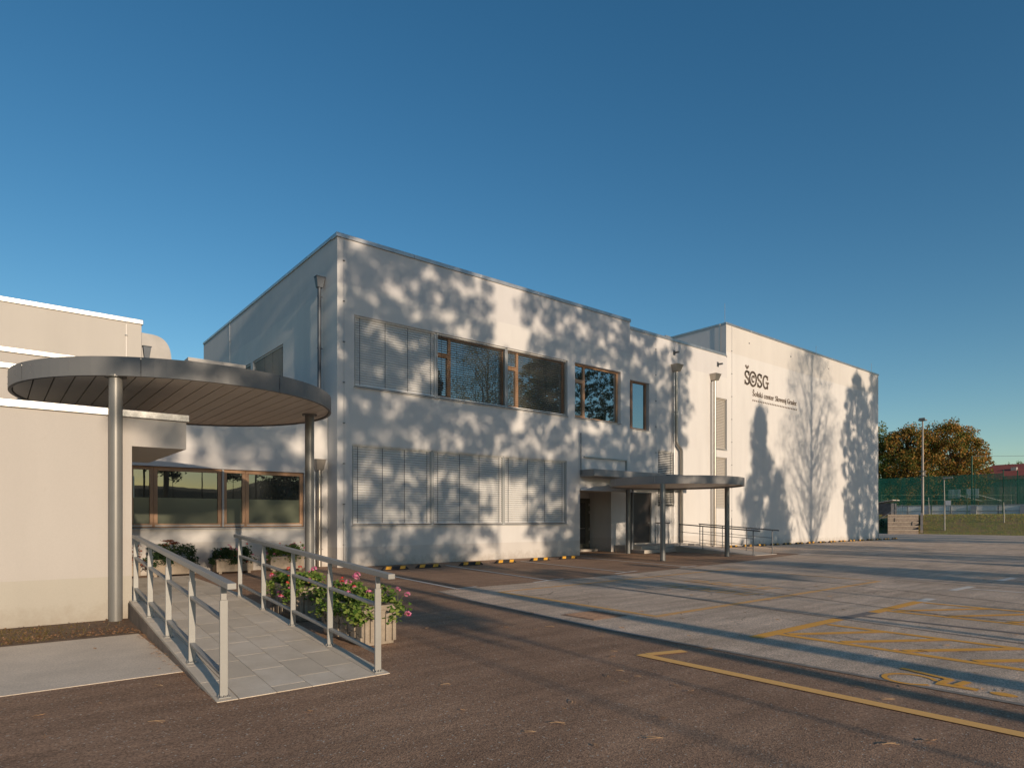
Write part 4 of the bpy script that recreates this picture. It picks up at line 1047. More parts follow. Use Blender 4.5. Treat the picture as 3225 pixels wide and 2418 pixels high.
def planter(label, plabel, x0, x1, y0, y1, h, leaf='geranium', nleaf=900, spread=.16, top=.22, droop=.25, flowers=14, redshare=.35,
            relief=True, feet=False, tall=0, lr=.031):
    cx, cy = (x0+x1)/2, (y0+y1)/2
    t = thing('flower_box', label, 'planter', (cx, cy, 0)); zf = .05 if feet else 0
    i = .02; w_ = .05
    g = G()
    g.hexa([(x0+i,y0+i,zf),(x1-i,y0+i,zf),(x1-i,y1-i,zf),(x0+i,y1-i,zf),(x0+.012,y0+.012,h-.03),(x1-.012,y0+.012,h-.03),(x1-.012,y1-.012,h-.03),(x0+.012,y1-.012,h-.03)])
    body = build('body', g, 'planter', t, bevel=.006)
    build('rim', rect_frame(G(), 0,1,0,1,0,1,.1) if False else G().box(x0, x1, y0, y0+w_, h-.06, h).box(x0, x1, y1-w_, y1, h-.06, h)
          .box(x0, x0+w_, y0+w_, y1-w_, h-.06, h).box(x1-w_, x1, y0+w_, y1-w_, h-.06, h), 'planter', t, bevel=.006)
    build('soil', G().box(x0+w_, x1-w_, y0+w_, y1-w_, h-.05, h-.02), 'soil', t)
    if relief:                              # cast relief blocks of unequal size, proud by unequal amounts
        rg = random.Random(int(cx*100))
        def face(u0, u1, put):
            u = u0+.02
            while u < u1-.07:
                wd = rg.uniform(.05, .12); z = zf+.03
                while z < h-.11:
                    hh_ = rg.uniform(.05, .17); z2 = min(z+hh_, h-.07); d = rg.choice([.006, .014, .022, .03])
                    u2 = min(u+wd, u1-.02)
                    if z2-z > .02: build('relief_block', put(u+.004, u2-.004, z+.004, z2-.004, d), 'planter', body, bevel=.003)
                    z = z2
                u += wd
        face(y0, y1, lambda a, b, c, d_, p: G().box(x0-p+.016, x0+.018, a, b, c, d_))
        for xx in (x0+.03, x0+.1, x1-.14, x1-.05):
            build('relief_rib', G().box(xx, xx+.045, y0-.012, y0+.02, zf+.04, h-.08), 'planter', body, bevel=.004)
    if feet:
        for sx in (x0+.08, x1-.16): build('foot', G().box(sx, sx+.08, y0+.04, y1-.04, 0, zf), 'planter', t)
    # foliage
    v, f = [], []
    Lx, Ly = x1-x0, y1-y0
    clumps = [(random.uniform(x0-spread*.3, x1+spread*.3), random.uniform(y0-spread*.3, y1+spread*.3), random.uniform(.3, 1)) for _ in range(44)]
    for _ in range(nleaf):
        c = random.choice(clumps)
        px = c[0]+random.gauss(0, .055); py = c[1]+random.gauss(0, .055)
        out = max(x0-px, px-x1, y0-py, py-y1, 0)
        if out > 0: pz = h-.02-random.random()**.8*droop*c[2]+.08*random.random()
        else: pz = h+top*c[2]*random.random()**.6
        leaf_disc(v, f, (px, py, pz), lr*random.uniform(.6, 1.15), (random.gauss(0,.6), random.gauss(0,.6)-.25, 1))
    g = G(); g.v, g.f = v, f
    pl = thing('geranium_plant' if leaf == 'geranium' or leaf == 'dark_leaf' else 'shrub', plabel, 'flowers', (cx, cy, h-.02))
    build('foliage', g, leaf, pl, kd='stuff')
    base = Vector((cx, cy, h-.02))
    for k in range(flowers):
        c = random.choice(clumps)
        side = random.random() < .45
        if side: px, py = c[0]+random.choice([-1, 1])*random.uniform(.02, spread*.8), c[1]-random.uniform(.0, spread); pz = h+random.uniform(-droop*.6, .12)
        else: px, py = c[0], c[1]; pz = h+top*.9*c[2]+random.uniform(.02, .12)
        cc = 'red' if random.random() < redshare else 'pink'
        build('flower_stem', G().tube([(c[0], c[1], h), ((px+c[0])/2, (py+c[1])/2, (h+pz)/2+.03), (px,py,pz)], .003, 5), 'stem', pl)
        o = bpy.data.objects.new('flower', random.choice(FL[cc])); COL.objects.link(o); o.parent = pl
        o.location = Vector((px,py,pz))-base; o.rotation_euler = (random.uniform(-.6,.3), random.uniform(-.5,.5), random.random()*6)
        s = random.uniform(.7, 1.25); o.scale = (s, s, s*.8)
    if tall:                                # dry flat flower heads on tall stems (stonecrop)
        for k in range(tall):
            px, py = cx+random.uniform(-.35,.45), cy+random.uniform(-.1,.1); z = h+random.uniform(.36,.58)
            build('flower_stem', G().tube([(px*.7+cx*.3, py, h),(px,py,z)], .006, 5), 'stem', pl)
            vv, ff = [], []
            for _ in range(70):
                leaf_disc(vv, ff, (px+random.gauss(0,.06), py+random.gauss(0,.05), z+random.uniform(-.02,.03)), .02, (random.gauss(0,.4),random.gauss(0,.4),1))
            g = G(); g.v, g.f = vv, ff
            build('dry_flower_head', g, 'red_leaf', pl, kd='stuff')
    return t
planter('big relief-cast flower box nearest the camera, outside the right railing', 'pink and red geraniums spilling from the nearest flower box', 3.36, 3.80, 6.90, 8.10, .47, nleaf=2200, flowers=24, redshare=.3, top=.22, droop=.25, spread=.34)
planter('relief-cast flower box farther up beside the tiled ramp', 'red and purple geraniums in the flower box farther up the ramp', 3.46, 3.90, 9.20, 10.40, .49, nleaf=1900, flowers=20, redshare=.45, top=.22, droop=.24, spread=.3)
planter('low flower box with tall dry flower heads under the timber windows', 'dark shrub with dry red flower heads and geraniums', 3.15, 4.25, 18.5, 18.95, .44, leaf='dark_leaf', nleaf=2400, flowers=4, feet=True, relief=False, top=.42, droop=.22, tall=5, spread=.2, lr=.03)
planter('flower box of pink geraniums in the middle under the timber windows', 'dark green geraniums with pink flowers under the windows', 4.72, 5.72, 18.5, 18.95, .40, leaf='dark_leaf', nleaf=2200, flowers=24, feet=True, relief=False, top=.36, droop=.2, spread=.2)
planter('flower box beside the downpipe at the right end of the timber windows', 'bright geraniums in the flower box beside the downpipe', 6.15, 7.15, 18.45, 18.9, .42, nleaf=2200, flowers=24, feet=True, relief=False, top=.36, droop=.2, spread=.2)
planter('partly hidden flower box at the left end below the timber windows', 'sparse reddish plant half hidden by the ramp railing', 2.35, 2.95, 18.5, 18.95, .40, leaf='red_leaf', nleaf=320, flowers=2, feet=True, relief=False, top=.5, droop=.15, spread=.1)

# ------------------------------------------------------------ fallen leaves and pine needles
needle = G().tube([(-.055,0,.004),(-.02,.006,.008),(.02,.006,.008),(.055,-.004,.004)], .0022, 4)
needle.tube([(-.055,0,.004),(-.01,.022,.006),(.045,.03,.004)], .0022, 4)
leafg = G(); leafg.v = [(-.03,0,.004),(0,-.014,.012),(.034,0,.006),(0,.016,.01),(.055,.004,.012)]; leafg.f = [(0,1,2,3),(1,4,2)]
nm = bpy.data.meshes.new('pine_needles'); nm.from_pydata(needle.v, [], needle.f); nm.materials.append(M['needle'])
lm = bpy.data.meshes.new('fallen_leaf'); lm.from_pydata(leafg.v, [], leafg.f); lm.materials.append(M['brown_leaf'])
rg = random.Random(3)
def litter(x, y, z, isneedle, s=1.0):
    o = bpy.data.objects.new('pine_needles' if isneedle else 'fallen_leaf', nm if isneedle else lm); COL.objects.link(o)
    o.location = (x, y, z); o.rotation_euler = (0, 0, rg.random()*6.3); o.scale = (s, s, s)
    if isneedle: o['label'] = 'dry forked pair of pine needles lying on the tarmac'; o['category'] = 'pine needles'; o['group'] = 'pine needles scattered on the tarmac'
    else: o['label'] = 'small dry brown leaf lying on the tarmac'; o['category'] = 'leaf'; o['group'] = 'dry leaves scattered on the tarmac'
for _ in range(55):
    d = rg.uniform(4.1, 9); k = rg.uniform(-.75, .8)
    x = d*(.6307+.776*k); y = d*(.776-.6307*k)
    if 1.3 < x < 3.5 and y > 5.4: continue
    litter(x, y, 0 if x < 6.3 else .001, rg.random() < .5, rg.uniform(.6, 1.2))
for _ in range(70):
    d = rg.uniform(7, 17); k = rg.uniform(-.2, .8)
    x = d*(.6307+.776*k); y = d*(.776-.6307*k)
    if y > 12: continue
    litter(x, y, .001, rg.random() < .25, rg.uniform(.7, 1.3))
for _ in range(60):                         # drift of litter against the ramp edge and in the bed
    y = rg.uniform(6.6, 9.8); litter(rx(XL-.05-abs(rg.gauss(0,.06)), y), y, .018 if y > 6.95 else 0, rg.random() < .3, rg.uniform(.3, .8))
v, f = [], []
for _ in range(5200):
    x = rg.uniform(-3, 1.0) if rg.random() < .8 else rg.uniform(-3, 1.45); y = rg.uniform(9.7, 11.0)
    if x > .6 and rg.random() < .6: continue
    i = len(v); a = rg.random()*6.3; h = rg.uniform(.01, .045); s = .004
    v += [(x-s*math.cos(a), y-s*math.sin(a), .002), (x+s*math.cos(a), y+s*math.sin(a), .002), (x+rg.uniform(-.03,.03), y+rg.uniform(-.03,.03), h)]
    f.append((i, i+1, i+2))
g = G(); g.v, g.f = v, f
build('grass', g, leaf_mat('dry_grass', [(.10, .09, .025), (.2, .15, .05), (.26, .17, .07)], .3, 2), label='thin dry grass and moss growing along the foot of the cream wall', cat='grass', kd='stuff')
v, f = [], []
for _ in range(1600):                       # crumbs and leaf litter on the soil
    x = rg.uniform(-3, 1.5); y = 9.7+abs(rg.gauss(0, .35)) if rg.random() < .7 else rg.uniform(9.7, 11.1)
    if y > 11.1: continue
    leaf_disc(v, f, (x, y, .006+rg.random()*.012), rg.uniform(.006, .02), (rg.gauss(0,.5), rg.gauss(0,.5), 1))
g = G(); g.v, g.f = v, f
build('leaf_litter', g, leaf_mat('leaf_litter', [(.09, .05, .03), (.2, .11, .06), (.34, .2, .12)], .1, 8), label='brown leaf litter and crumbs on the soil below the cream wall', cat='leaf litter', kd='stuff')

# ------------------------------------------------------------ trees
GROW = 1.35                                 # the trees across the car park stand this much taller than first measured
def make_tree(name, label, cat, x, y, z0, height, trunk_r, crown, leaf, bark='bark', clumps=120, per=60, leaf_r=.10, clump_r=.5,
              seed=1, group=None, limbs=14, lean=0, lower=None, shape='round', stretch=.6):
    """tapered trunk, limbs to every part of the crown, and thousands of leaf-sized faces gathered in clumps
       crown = (half width x, half width y, z bottom, z top)"""
    rg = random.Random(seed); t = thing(name, label, cat, (x, y, z0), group)
    wx, wy, zb_, zt = crown
    if y < -5: zb_ += GROW*(zb_ > 2); zt += GROW; height += GROW
    pts = []; rr = []
    for k in range(7):
        q = k/6; pts.append((x+lean*q+math.sin(q*5+seed)*.12*trunk_r*4*q, y+math.cos(q*4+seed)*.1*q, z0+(height-z0)*q*.96)); rr.append(trunk_r*(1-.85*q))
    build('trunk', G().tube(pts, rr, 10), bark, t, smooth=True)
    v, f = [], []; lg = G()
    taken = []
    for c in range(clumps):
        q = rg.random(); aa = rg.random()*2*math.pi; uu = rg.random()**.45
        if shape == 'column':                # spread the clumps evenly over the crown so no large gaps open
            best = -1
            for _ in range(8):
                q2, a2, u2 = rg.random(), rg.random()*2*math.pi, rg.random()**.45
                px_, pz_ = math.cos(a2)*wx*u2, (zt-zb_)*q2
                dd = min([(px_-k0)**2+(pz_-k1)**2 for k0, k1 in taken] or [9])
                if dd > best: best = dd; q, aa, uu = q2, a2, u2
            taken.append((math.cos(aa)*wx*uu, (zt-zb_)*q))
        zc = zb_+(zt-zb_)*q
        if shape == 'round': wid = math.sqrt(max(.02, 1-(2*q-1)**2))
        elif shape == 'cone': wid = (1-q)**.8*.95+.06
        elif shape == 'column': wid = 1.0 if .08 < q < .8 else .6
        elif shape == 'pine': wid = (.55+.45*math.sin(q*9+seed))*(1.05-.55*q)+.05
        else: wid = (math.sin(q*math.pi*.86+.35))**.8
        a = aa; rad = wid*uu
        cx_, cy_ = x+lean*q+math.cos(a)*wx*rad, y+math.sin(a)*wy*rad
        cr = clump_r*rg.uniform(.45, 1.5)*rg.choice([.8, 1, 1.15])
        ax = Vector((rg.gauss(0,1), rg.gauss(0,1), rg.gauss(0,.7))).normalized(); el = rg.uniform(0, 1.5)
        if c % max(1, clumps//limbs) == 0 or rad > .55 and rg.random() < .25:
            zt0 = max(z0+.3*(zc-z0), zc-rad*max(wx,.5)*(.6 if shape != 'vase' else rg.uniform(.7, 1.9)))
            qq = (zt0-z0)/(height-z0)
            j1, j2, j3 = rg.uniform(-.35,.35), rg.uniform(-.35,.35), rg.uniform(-.4,.4)
            lr_ = (max(trunk_r, .16) if trunk_r > .065 else .06)*rg.uniform(.6, 1.2)
            lg.tube([(x+lean*qq, y, zt0), (x+(cx_-x)*.3+j1*.6, y+(cy_-y)*.3, zt0+(zc-zt0)*.25+j3*.5), (x+(cx_-x)*.62+j2, y+(cy_-y)*.62+j1, zt0+(zc-zt0)*.55+j3), (cx_, cy_, zc)],
                    [lr_*.34*(1-.6*qq), lr_*.26*(1-.6*qq), lr_*.17, .012], 6, cap=False)
        for _ in range(int(per*(cr/clump_r)**1.6)+8):
            d = Vector((rg.gauss(0,1), rg.gauss(0,1), rg.gauss(0,stretch))); d = d.normalized()*(rg.random()**.4)
            d = d+ax*(d.dot(ax)*el)
            p = Vector((cx_, cy_, zc))+Vector((d.x*cr, d.y*cr, d.z*cr*1.2))
            i = len(v); n = Vector((rg.gauss(0,1), rg.gauss(0,1), rg.gauss(0,1)+.4)).normalized(); e = n.orthogonal().normalized(); w2 = n.cross(e)
            s = leaf_r*rg.uniform(.55, 1.2)
            v += [tuple(p-e*s), tuple(p+w2*s*.6), tuple(p+e*s), tuple(p-w2*s*.6)]; f.append((i, i+1, i+2, i+3))
    if lg.v: build('limb', lg, bark, t, kd='stuff')
    g = G(); g.v, g.f = v, f
    build('crown', g, leaf, t, kd='stuff')
    return t
# trees across the car park, behind the camera: they cast the shadows and stand in the window reflections
TY = -13
P = dict(per=62, leaf_r=.10, clump_r=.27)
PG = 'pines across the car park'
make_tree('pine_tree', 'loose pine farther back whose blurred shadow falls on the timber windows', 'tree', 2.0, -20, 0, 15, .035, (3.0, 1.6, 7.5, 11.6), 'pine', seed=3, clumps=120, shape='column', group=PG, **P)
make_tree('pine_tree', 'slim bare-stemmed pine shading the corner of the classroom block', 'tree', 4.95, TY+.5, 0, 19, .16, (2.2, 1.8, 8.5, 17), 'pine', seed=5, clumps=80, shape='column', group=PG, **P)
make_tree('pine_tree', 'straight pine whose trunk shades the classroom block corner', 'tree', 6.0, TY, 0, 20, .24, (1.8, 1.8, 10.5, 19), 'pine', seed=6, clumps=60, shape='column', group=PG, **P)
make_tree('pine_tree', 'dense pine shading the left classroom windows', 'tree', 8.6, TY-1, 0, 19, .09, (3.0, 2.4, 5.4, 18.4), 'pine', seed=8, clumps=560, shape='column', group=PG, **P)
make_tree('pine_tree', 'dense pine shading the single upper window', 'tree', 16.2, TY, 0, 19.5, .09, (3.0, 2.4, 5.4, 18.4), 'pine', seed=9, clumps=540, shape='column', group=PG, **P)
make_tree('pine_tree', 'narrow young pine between the two dense pines', 'tree', 12.0, TY+1, 0, 13, .06, (1.6, 1.4, 8.4, 12.8), 'pine', seed=10, clumps=75, shape='cone', group=PG, **P)
make_tree('pine_tree', 'broad pine shading the entrance block', 'tree', 21.0, TY, 0, 19.5, .1, (2.3, 2.2, 5.0, 18.5), 'pine', seed=11, clumps=480, shape='column', group=PG, **P)
make_tree('pine_tree', 'tall straight-stemmed tree shading the swan-neck downpipe', 'tree', 24.2, TY, 0, 20, .27, (.8, .8, 11, 19), 'pine', seed=12, clumps=60, shape='column', group=PG, **P)
make_tree('young_conifer', 'small pointed conifer shading the hall below the lettering', 'tree', 31.9, TY, 0, 13.6, .14, (2.3, 1.6, 4.4, 13.6), 'pine', seed=14, clumps=170, shape='cone', per=110, leaf_r=.11, clump_r=.34)
make_tree('birch_tree', 'airy birch whose trunk and limbs shade the hall wall', 'tree', 38.0, TY, 0, 19.5, .24, (4.2, 3.6, 7.5, 19), 'birch', 'birch_bark', seed=16, clumps=330, per=70, leaf_r=.055, clump_r=.6, shape='vase', limbs=46)
make_tree('lime_tree', 'dense tree shading the far end of the sports hall', 'tree', 44.8, TY, 0, 19, .26, (2.6, 3.0, 4.5, 17.3), 'autumn_low', seed=18, clumps=430, shape='round', **P)
make_tree('lime_tree', 'spreading tree shading the far corner of the sports hall', 'tree', 48.4, TY-2, 0, 19, .26, (2.6, 3.0, 4.0, 18.5), 'autumn_low', seed=19, clumps=500, shape='column', **P)
make_tree('pine_tree', 'tall pine mirrored in the single upper window', 'tree', 54.5, TY-3, 0, 22, .2, (3.2, 2.6, 5, 21.5), 'pine', seed=25, clumps=420, shape='round', group=PG, **P)
make_tree('pine_tree', 'tall loose pine mirrored in the upper window of the entrance block', 'tree', 61.5, TY-4, 0, 22, .2, (3.0, 2.6, 6, 20.5), 'pine', seed=26, clumps=260, shape='round', group=PG, **P)
make_tree('young_conifer', 'lower conifer bush shading the hall beside the pointed one', 'tree', 33.9, TY+.5, 0, 9.8, .12, (1.8, 1.4, 4.6, 9.9), 'pine', seed=27, clumps=110, shape='cone', per=90, leaf_r=.11, clump_r=.36)
for i, (px, zb0, zt0, wx0) in enumerate(((3.6, 3.2, 4.6, .9), (10.2, 3.3, 4.5, 1.3), (14.2, 3.2, 4.3, 1.0))):
    make_tree('young_pine', 'young pine with a small loose crown, %s from the ramp side across the car park' % ORD[i], 'tree', px, TY+i*.4, 0, zt0+.1, .05,
              (wx0, .8, zb0, zt0), 'pine', seed=70+i, clumps=13, shape='round', per=60, leaf_r=.1, clump_r=.26, group='young pines across the car park')
make_tree('shrub', 'low hedge bush shading the middle of the car park', 'shrub', 27.5, TY, 0, 5.2, .1, (4.2, 1.0, .4, 4.7), 'pine', seed=22, clumps=150, per=80, leaf_r=.11, clump_r=.45)
make_tree('shrub', 'low hedge bush shading the nearer car park', 'shrub', 18.5, TY, 0, 4.6, .1, (1.8, 1.0, .4, 4.3), 'pine', seed=23, clumps=70, per=70, leaf_r=.11, clump_r=.45)

# added unseen ridge: blocks horizon glow from the windows, stays below the sun
g = G(); nh = 60; rh = random.Random(5)
prev = None
for k in range(nh+1):
    a = R(-100+200*k/nh); rad = 330
    cx_, cy_ = rad*math.sin(a), -rad*math.cos(a); h = 20+3*math.sin(k*.7)+2*math.sin(k*2.3)
    ring = [(cx_*.72, cy_*.72, -1), (cx_*.82, cy_*.82, h*.45), (cx_*.93, cy_*.93, h*.85), (cx_, cy_, h), (cx_*1.4, cy_*1.4, h*1.1)]
    if prev:
        for p, q in zip(range(4), range(1, 5)): g.quad(prev[p], ring[p], ring[q], prev[q])
    prev = ring
struct('horizon_blocker', g, mat('blocker_wood', (.035, .05, .02), .95, col2=(.09, .06, .02), vscale=.08), smooth=True)

# ------------------------------------------------------------ bank, rink and background
def bank_z(x, y):
    e = x-(71+.02*(y-16)); t = max(0, min(1, e/9.0)); return -.02+1.95*(t*t*(3-2*t))
nx, ny = 30, 60
g = G()
for i in range(nx+1):
    for j in range(ny+1):
        x = 70.6+(i/nx)**1.6*140; y = -80+j*300/ny
        z = bank_z(x, y)+(.05*math.sin(x*1.7+y*.6)*math.sin(y*.9) if 72 < x < 84 else 0)*.8
        if -5 < 0 and 21.2 < y < 28.8 and 69 < x < 77: z = min(z, z)
        g.v.append((x, y, z))
for i in range(nx):
    for j in range(ny):
        a = i*(ny+1)+j; g.f.append((a, a+ny+1, a+ny+2, a+1))
struct('grass_bank', g, 'grass_ground', smooth=True)
struct('far_field', G().quad((200,-3000,1.7),(3500,-3000,1.7),(3500,3000,1.7),(200,3000,1.7)), 'field')
v, f = [], []
rg2 = random.Random(12)
for _ in range(26000):
    x = 71.3+rg2.random()**1.3*11; y = rg2.uniform(6, 34)
    u_ = 1612.5+2017.7*(.776*x-.6307*y)/(.6307*x+.776*y)
    if 2780 < u_ < 2910: continue
    z = bank_z(x, y); i = len(v); a = rg2.random()*6.3; h = rg2.uniform(.04, .13); s = .018
    v += [(x-s*math.cos(a), y-s*math.sin(a), z-.02), (x+s*math.cos(a), y+s*math.sin(a), z-.02), (x+rg2.uniform(-.08,.08), y+rg2.uniform(-.08,.08), z+h)]
    f.append((i, i+1, i+2))
g = G(); g.v, g.f = v, f
build('bank_grass', g, leaf_mat('bank_grass', [(.46, .27, .10), (.34, .28, .08), (.24, .33, .07), (.4, .42, .12)], .35, .35), label='rough autumn grass with fallen leaves on the bank below the rink', cat='grass', kd='stuff')
# steps up the bank
def at(u, d):                               # ground point at depth d along a sight line of the photograph
    k = (u-1612.5)/2017.7; return (d*(.6307+.776*k), d*(.776-.6307*k))
bx_, by_ = at(2845, 65)
stp = thing('bank_steps', 'four concrete steps up the grass bank right of the sports hall', 'steps', (bx_, by_, 0))
for k in range(5):
    d0 = 63.4+1.4*k; z = .42+.385*k
    q = [at(2796, d0), at(2893, d0), at(2893, d0+1.7), at(2796, d0+1.7)]
    p = [at(2796, d0-.03), at(2893, d0-.03), at(2893, d0+1.5), at(2796, d0+1.5)]
    build('step', G().hexa([(*c, -.3) for c in q]+[(*c, z-.10) for c in q]), 'kerbstone', stp, bevel=.02)
    build('tread', G().hexa([(*c, z-.098) for c in p]+[(*c, z) for c in p]), 'tread_brown', stp, bevel=.02)
build('cheek', G().bar((*at(2903, 63.2), .25), (*at(2903, 71), 2.0), .22, .3), 'tread_brown', stp)
struct('bank_path', G().poly([(*at(2790, 72.6), 1.936), (*at(2900, 72.6), 1.936), (*at(2925, 82), 1.936), (*at(2770, 82), 1.936)]), 'concrete')
t = thing('stair_handrail', 'thin dark handrail beside the bank steps', 'handrail', (72, 28, 0))
build('rail', G().tube([(71.0,27.6,.1),(71.0,27.6,1.3),(77.5,27.5,3.0),(77.5,27.5,2.0)], .03, 8), 'rail_dark', t)
# hedge at the hall corner
make_tree('hedge', 'dark green hedge at the far corner of the sports hall', 'hedge', 73.8, 30.0, 0, 2.2, .06, (2.6, 1.7, .1, 2.1), 'dark_leaf', seed=31, clumps=90, per=70, leaf_r=.09, clump_r=.4)
# rink boards
rk = thing('rink_fence', 'white rink boards with dark supports behind the grass bank', 'fence', (92, 20, 1.9))
y = -4.0; k = 0
while y < 46:
    build('board', G().box(92, 92.06, y+.02, y+2.38, 1.93, 3.12), 'board', rk)
    build('support', G().box(91.9, 91.98, y-.06, y+.06, 1.9, 3.1) if k % 2 else G().hexa([(91.6,y-.3,1.9),(91.98,y-.3,1.9),(91.98,y+.3,1.9),(91.6,y+.3,1.9),(91.9,y-.3,3.05),(91.98,y-.3,3.05),(91.98,y+.3,3.05),(91.9,y+.3,3.05)]), 'board_cap', rk)
    y += 2.4; k += 1
build('top_rail', G().box(91.95, 92.1, -4, 46, 3.12, 3.2), 'board_cap', rk)
build('mid_rail', G().box(91.955, 91.998, -4, 46, 2.42, 2.47), 'board_cap', rk)
# windbreak net behind
nf = thing('windbreak_fence', 'tall green windbreak net on posts behind the rink boards', 'fence', (93, 20, 1.9))
build('net', G().box(93.0, 93.02, -6, 22.2, 3.15, 6.55), 'net', nf)
build('net', G().box(93.0, 93.02, 22.25, 50, 3.15, 6.9), 'net', nf)
build('net', G().box(93.12, 93.14, -6, 20, 3.15, 6.4), 'net', nf)
for y in (-2, 6, 14.2, 22.2, 30, 38, 46): build('post', G().tube([(93.1,y,1.9),(93.1,y,7.3)], .06, 8), 'fence', nf)
pm = thing('net_mast', 'tall dark green net mast with a cable at its top', 'mast', (89, 21.9, 1.9))
def at(u, d): 
    k = (u-1612.5)/2017.7; return (d*(.6307+.776*k), d*(.776-.6307*k))
mx_, my_ = at(3061, 79)
pm.location = (mx_, my_, 1.9); ABS[pm.name] = Vector(pm.location)
build('pole', G().tube([(mx_,my_,1.9),(mx_,my_,9.25)], .09, 10), 'fence', pm, smooth=True)
pts = [(mx_+2.4*k*.3, my_-k*2.4, 9.2-.35*math.sin(min(1, k/9)*math.pi)) for k in range(10)]
build('cable', G().tube(pts, .02, 5), 'wire', pm)
for i, (u, d, h0, h1, r) in enumerate(((3070, 84, 1.9, 7.6, .07), (3205, 86, 1.9, 8.0, .07))):
    x, y = at(u, d)
    build('net_post', G().tube([(x,y,h0),(x,y,h1)], r, 8), 'fence', label=['green net post just behind the tall net mast', 'green net post in front of the red roof'][i], cat='post')
# wire mesh fence along the top of the bank
mf = thing('mesh_fence', 'green wire mesh fence on posts along the top of the bank', 'fence', (80, 20, 1.8))
fp = [at(2775, 75), at(2934, 75), at(3046, 75), at(3158, 75), at(3270, 75)]
for i, (x, y) in enumerate(fp):
    build('post', G().tube([(x,y,1.2),(x,y,4.35+.05*i)], .045, 8), 'fence', mf)
for (a, b), (c, d) in zip(fp, fp[1:]):
    g = G()
    for z in (1.95, 2.5, 3.1, 3.7, 4.25): g.bar((a,b,z),(c,d,z), .012, .014)
    n = 26
    for k in range(n): 
        q = k/n; xx, yy = a+(c-a)*q, b+(d-b)*q; g.bar((xx,yy,1.9),(xx,yy,4.25), .006, .006, up=(0,1,0))
    build('mesh_panel', g, 'fence', mf)
# mast, lamps, hoops, shed
x, y = at(2906, 72)
t = thing('floodlight_mast', 'tall tapered steel mast with a small platform head', 'mast', (x, y, 1.6))
build('pole', G().tube([(x,y,1.6),(x,y,6.0),(x,y,12.5)], [.15,.13,.08], 16), 'pole', t, smooth=True)
build('head', G().box(x-.35, x+.35, y-.35, y+.35, 12.5, 12.62).box(x-.28, x-.2, y-.3, y+.3, 12.62, 12.8), 'pole', t)
build('bracket', G().box(x-.3, x+.3, y-.3, y+.3, 6.3, 6.36).box(x-.3, x+.3, y-.3, y+.3, 6.8, 6.86).box(x+.25, x+.5, y-.1, y+.1, 6.4, 6.8), 'pole', t)
def lamp(label, u, d, z0, z1, r, head=.5, sign_=False):
    x, y = at(u, d); t = thing('street_lamp', label, 'street lamp', (x, y, z0))
    build('post', G().tube([(x,y,z0),(x,y,z0+(z1-z0)*.45),(x+.02,y+.05,z1)], [r*1.4, r, r*.7], 10), 'lamp', t, smooth=True)
    if head: build('lamp_head', G().hexa([(x-.1,y-head*1.3,z1+.02),(x+.1,y-head*1.3,z1+.02),(x+.12,y+.15,z1-.04),(x-.12,y+.15,z1-.04),(x-.06,y-head*1.2,z1+.12),(x+.06,y-head*1.2,z1+.12),(x+.08,y+.1,z1+.12),(x-.08,y+.1,z1+.12)]), 'lamp', t)
    if sign_: build('plate', G().box(x-.04, x-.03, y-.55, y-.08, z0+2.6, z0+3.05), 'board', t)
    return t
lamp('short street lamp with a small white plate on the grass bank', 2975, 63.7, .25, 5.5, .055, .55, True)
lamp('low pale post without a lamp head near the right end of the bank', 3162.6, 62, .45, 3.1, .045, 0)
lamp('small distant street lamp beyond the rink', 3185, 88, 1.9, 5.0, .06, .4)
lamp('slim grey post at the top of the bank steps', 2926, 72, 1.5, 3.9, .04, 0)
for i, (u, lab) in enumerate(((3022, 'basketball hoop, left one of the two above the rink boards'), (3080, 'basketball hoop, right one beside the net mast'))):
    x, y = at(u, 88-2*i); t = thing('basketball_hoop', lab, 'basketball hoop', (x, y, 1.9))
    build('backboard', G().box(x, x+.06, y-.1, y+1.35, 4.3, 5.55), 'board', t)
    build('ring', G().tube([(x-.05+.25*math.cos(a*.5)-.3, y+.6+.25*math.sin(a*.5), 4.6) for a in range(14)], .02, 5), 'rail_dark', t)
    build('arm', G().bar((x+.1,y+.6,4.9),(x+1.6,y-2.2,3.9), .1, .1).bar((x+1.6,y-2.2,3.9),(x+1.6,y-2.2,1.9), .16, .16), 'board', t)
x, y = at(2790, 75)
t = thing('covered_stack', 'stack of wrapped panels under a sloping board beside the hall corner', 'stack', (x, y, 1.9))
build('stack', G().box(x-.8, x+.8, y-.85, y+.85, 2.0, 3.3), mat('wrapped_grey', (.12, .12, .13), .4, var=.5, vscale=3), t)
build('lid', G().hexa([(x-1,y-1.1,3.6),(x+1,y-1.1,3.6),(x+1,y+1.0,3.25),(x-1,y+1.0,3.25),(x-1,y-1.1,3.7),(x+1,y-1.1,3.7),(x+1,y+1.0,3.35),(x-1,y+1.0,3.35)]), 'step', t)
build('pallet', G().box(x-.85, x+.85, y-.9, y+.9, 1.88, 2.0), 'wood_dark', t)
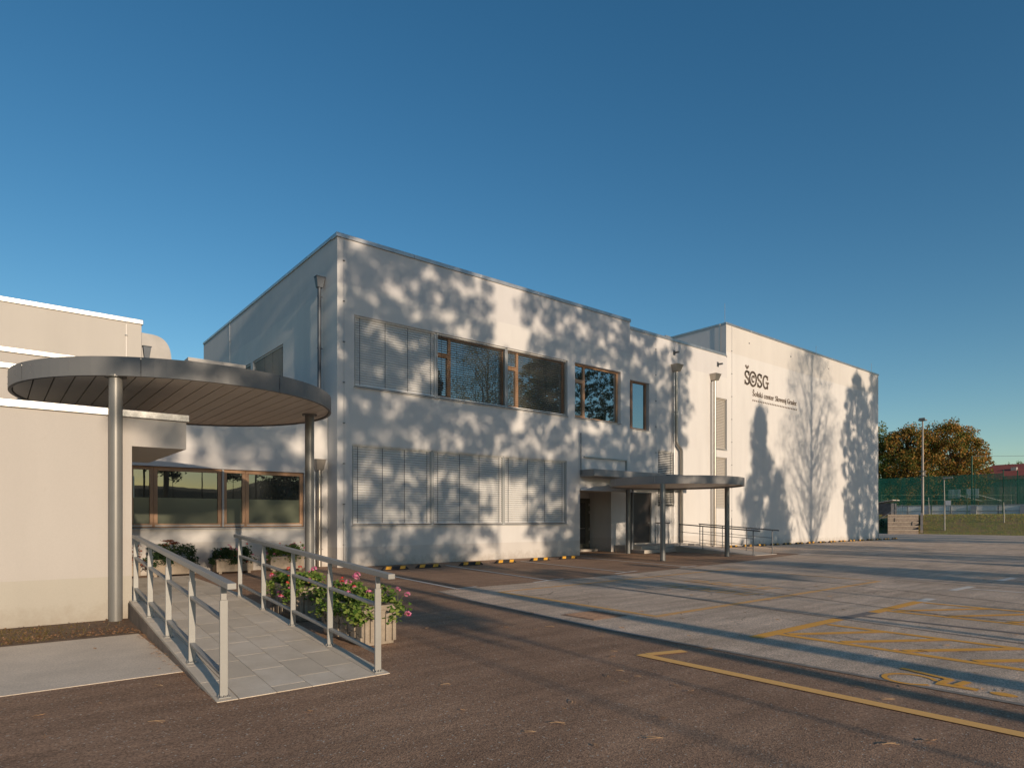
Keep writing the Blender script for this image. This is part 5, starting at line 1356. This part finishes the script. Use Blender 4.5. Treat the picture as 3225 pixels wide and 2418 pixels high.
# house with red roof
hx, hy = at(3300, 120)
h = thing('red_roof_house', 'long house with a red tiled roof behind the green net', 'building', (hx, hy, 1.7))
g = G()
x0_, x1_, y0_, y1_ = 118, 132, -40, 36
build('wall', G().box(x0_+.4, x1_-.4, y0_, y1_-.4, 1.7, 7.4), 'far_wall', h)
build('roof', G().hexa([(x0_,y0_,7.4),(x1_,y0_,7.4),(x1_,y1_,7.4),(x0_,y1_,7.4),((x0_+x1_)/2-.1,y0_,10.1),((x0_+x1_)/2+.1,y0_,10.1),((x0_+x1_)/2+.1,y1_-5,10.1),((x0_+x1_)/2-.1,y1_-5,10.1)]), 'red_roof', h)
build('dormer', G().box(121.8, 122.5, 27.4, 28.1, 8.6, 9.4), 'duct', h)
for i, yy in enumerate((-10, -4, 2, 8, 14, 19)):
    w_ = build('window', G().box(118.3, 118.4, yy, yy+1.4, 4.4, 6), 'dark_in', h)
# autumn trees
tr = [(2735, 104, 16.5, 4.6), (2860, 100, 15.2, 5.6), (2992, 98, 15.6, 5.6), (3035, 106, 12.0, 3.4), (2900, 118, 14, 6), (3215, 150, 14.5, 4.5)]
labs = ['greener tree at the edge of the sports hall', 'rust-topped maple left of the tall mast', 'broad rust and gold maple right of the tall mast', 'lower right shoulder tree beside the net mast',
        'tree filling the gap behind the two maples', 'small green tree peeping over the red roof']
for i, (u, d, top_, r_) in enumerate(tr):
    x, y = at(u, d)
    make_tree('autumn_tree', labs[i], 'tree', x, y, 1.8, top_-1, .35, (r_, r_, 2.2 if i < 5 else 9, top_), 'autumn' if i in (1, 2) else 'autumn_low', seed=40+i,
              clumps=[190, 230, 270, 130, 160, 50][i], per=120, leaf_r=.17, clump_r=.78, shape='round', group='autumn trees behind the rink')
for i in range(9):                          # low green shrubs seen through the net
    x, y = at(2760+i*62, 100+rg.uniform(-2, 3))
    make_tree('shrub', 'green shrub seen through the windbreak net, %s from the sports hall' % ORD[i], 'shrub', x, y, 1.8, 6, .08, (3.2, 3, 1.9, 6.5+rg.uniform(-1, .8)), 'autumn_low', seed=60+i, clumps=70, per=60, leaf_r=.16, clump_r=.9, group='shrubs behind the windbreak net')
v, f = [], []
for _ in range(1400):                       # creeper on the right end of the boards
    y = 4+rg.random()**1.3*11; z = 1.95+rg.random()**1.5*1.3
    leaf_disc(v, f, (91.85+rg.uniform(-.15,.1), y, z), rg.uniform(.03,.07), (-1, rg.gauss(0,.5), rg.gauss(0,.5)))
g = G(); g.v, g.f = v, f
build('creeper', g, 'red_leaf', label='reddish dry creeper growing over the right end of the rink boards', cat='creeper', kd='stuff')
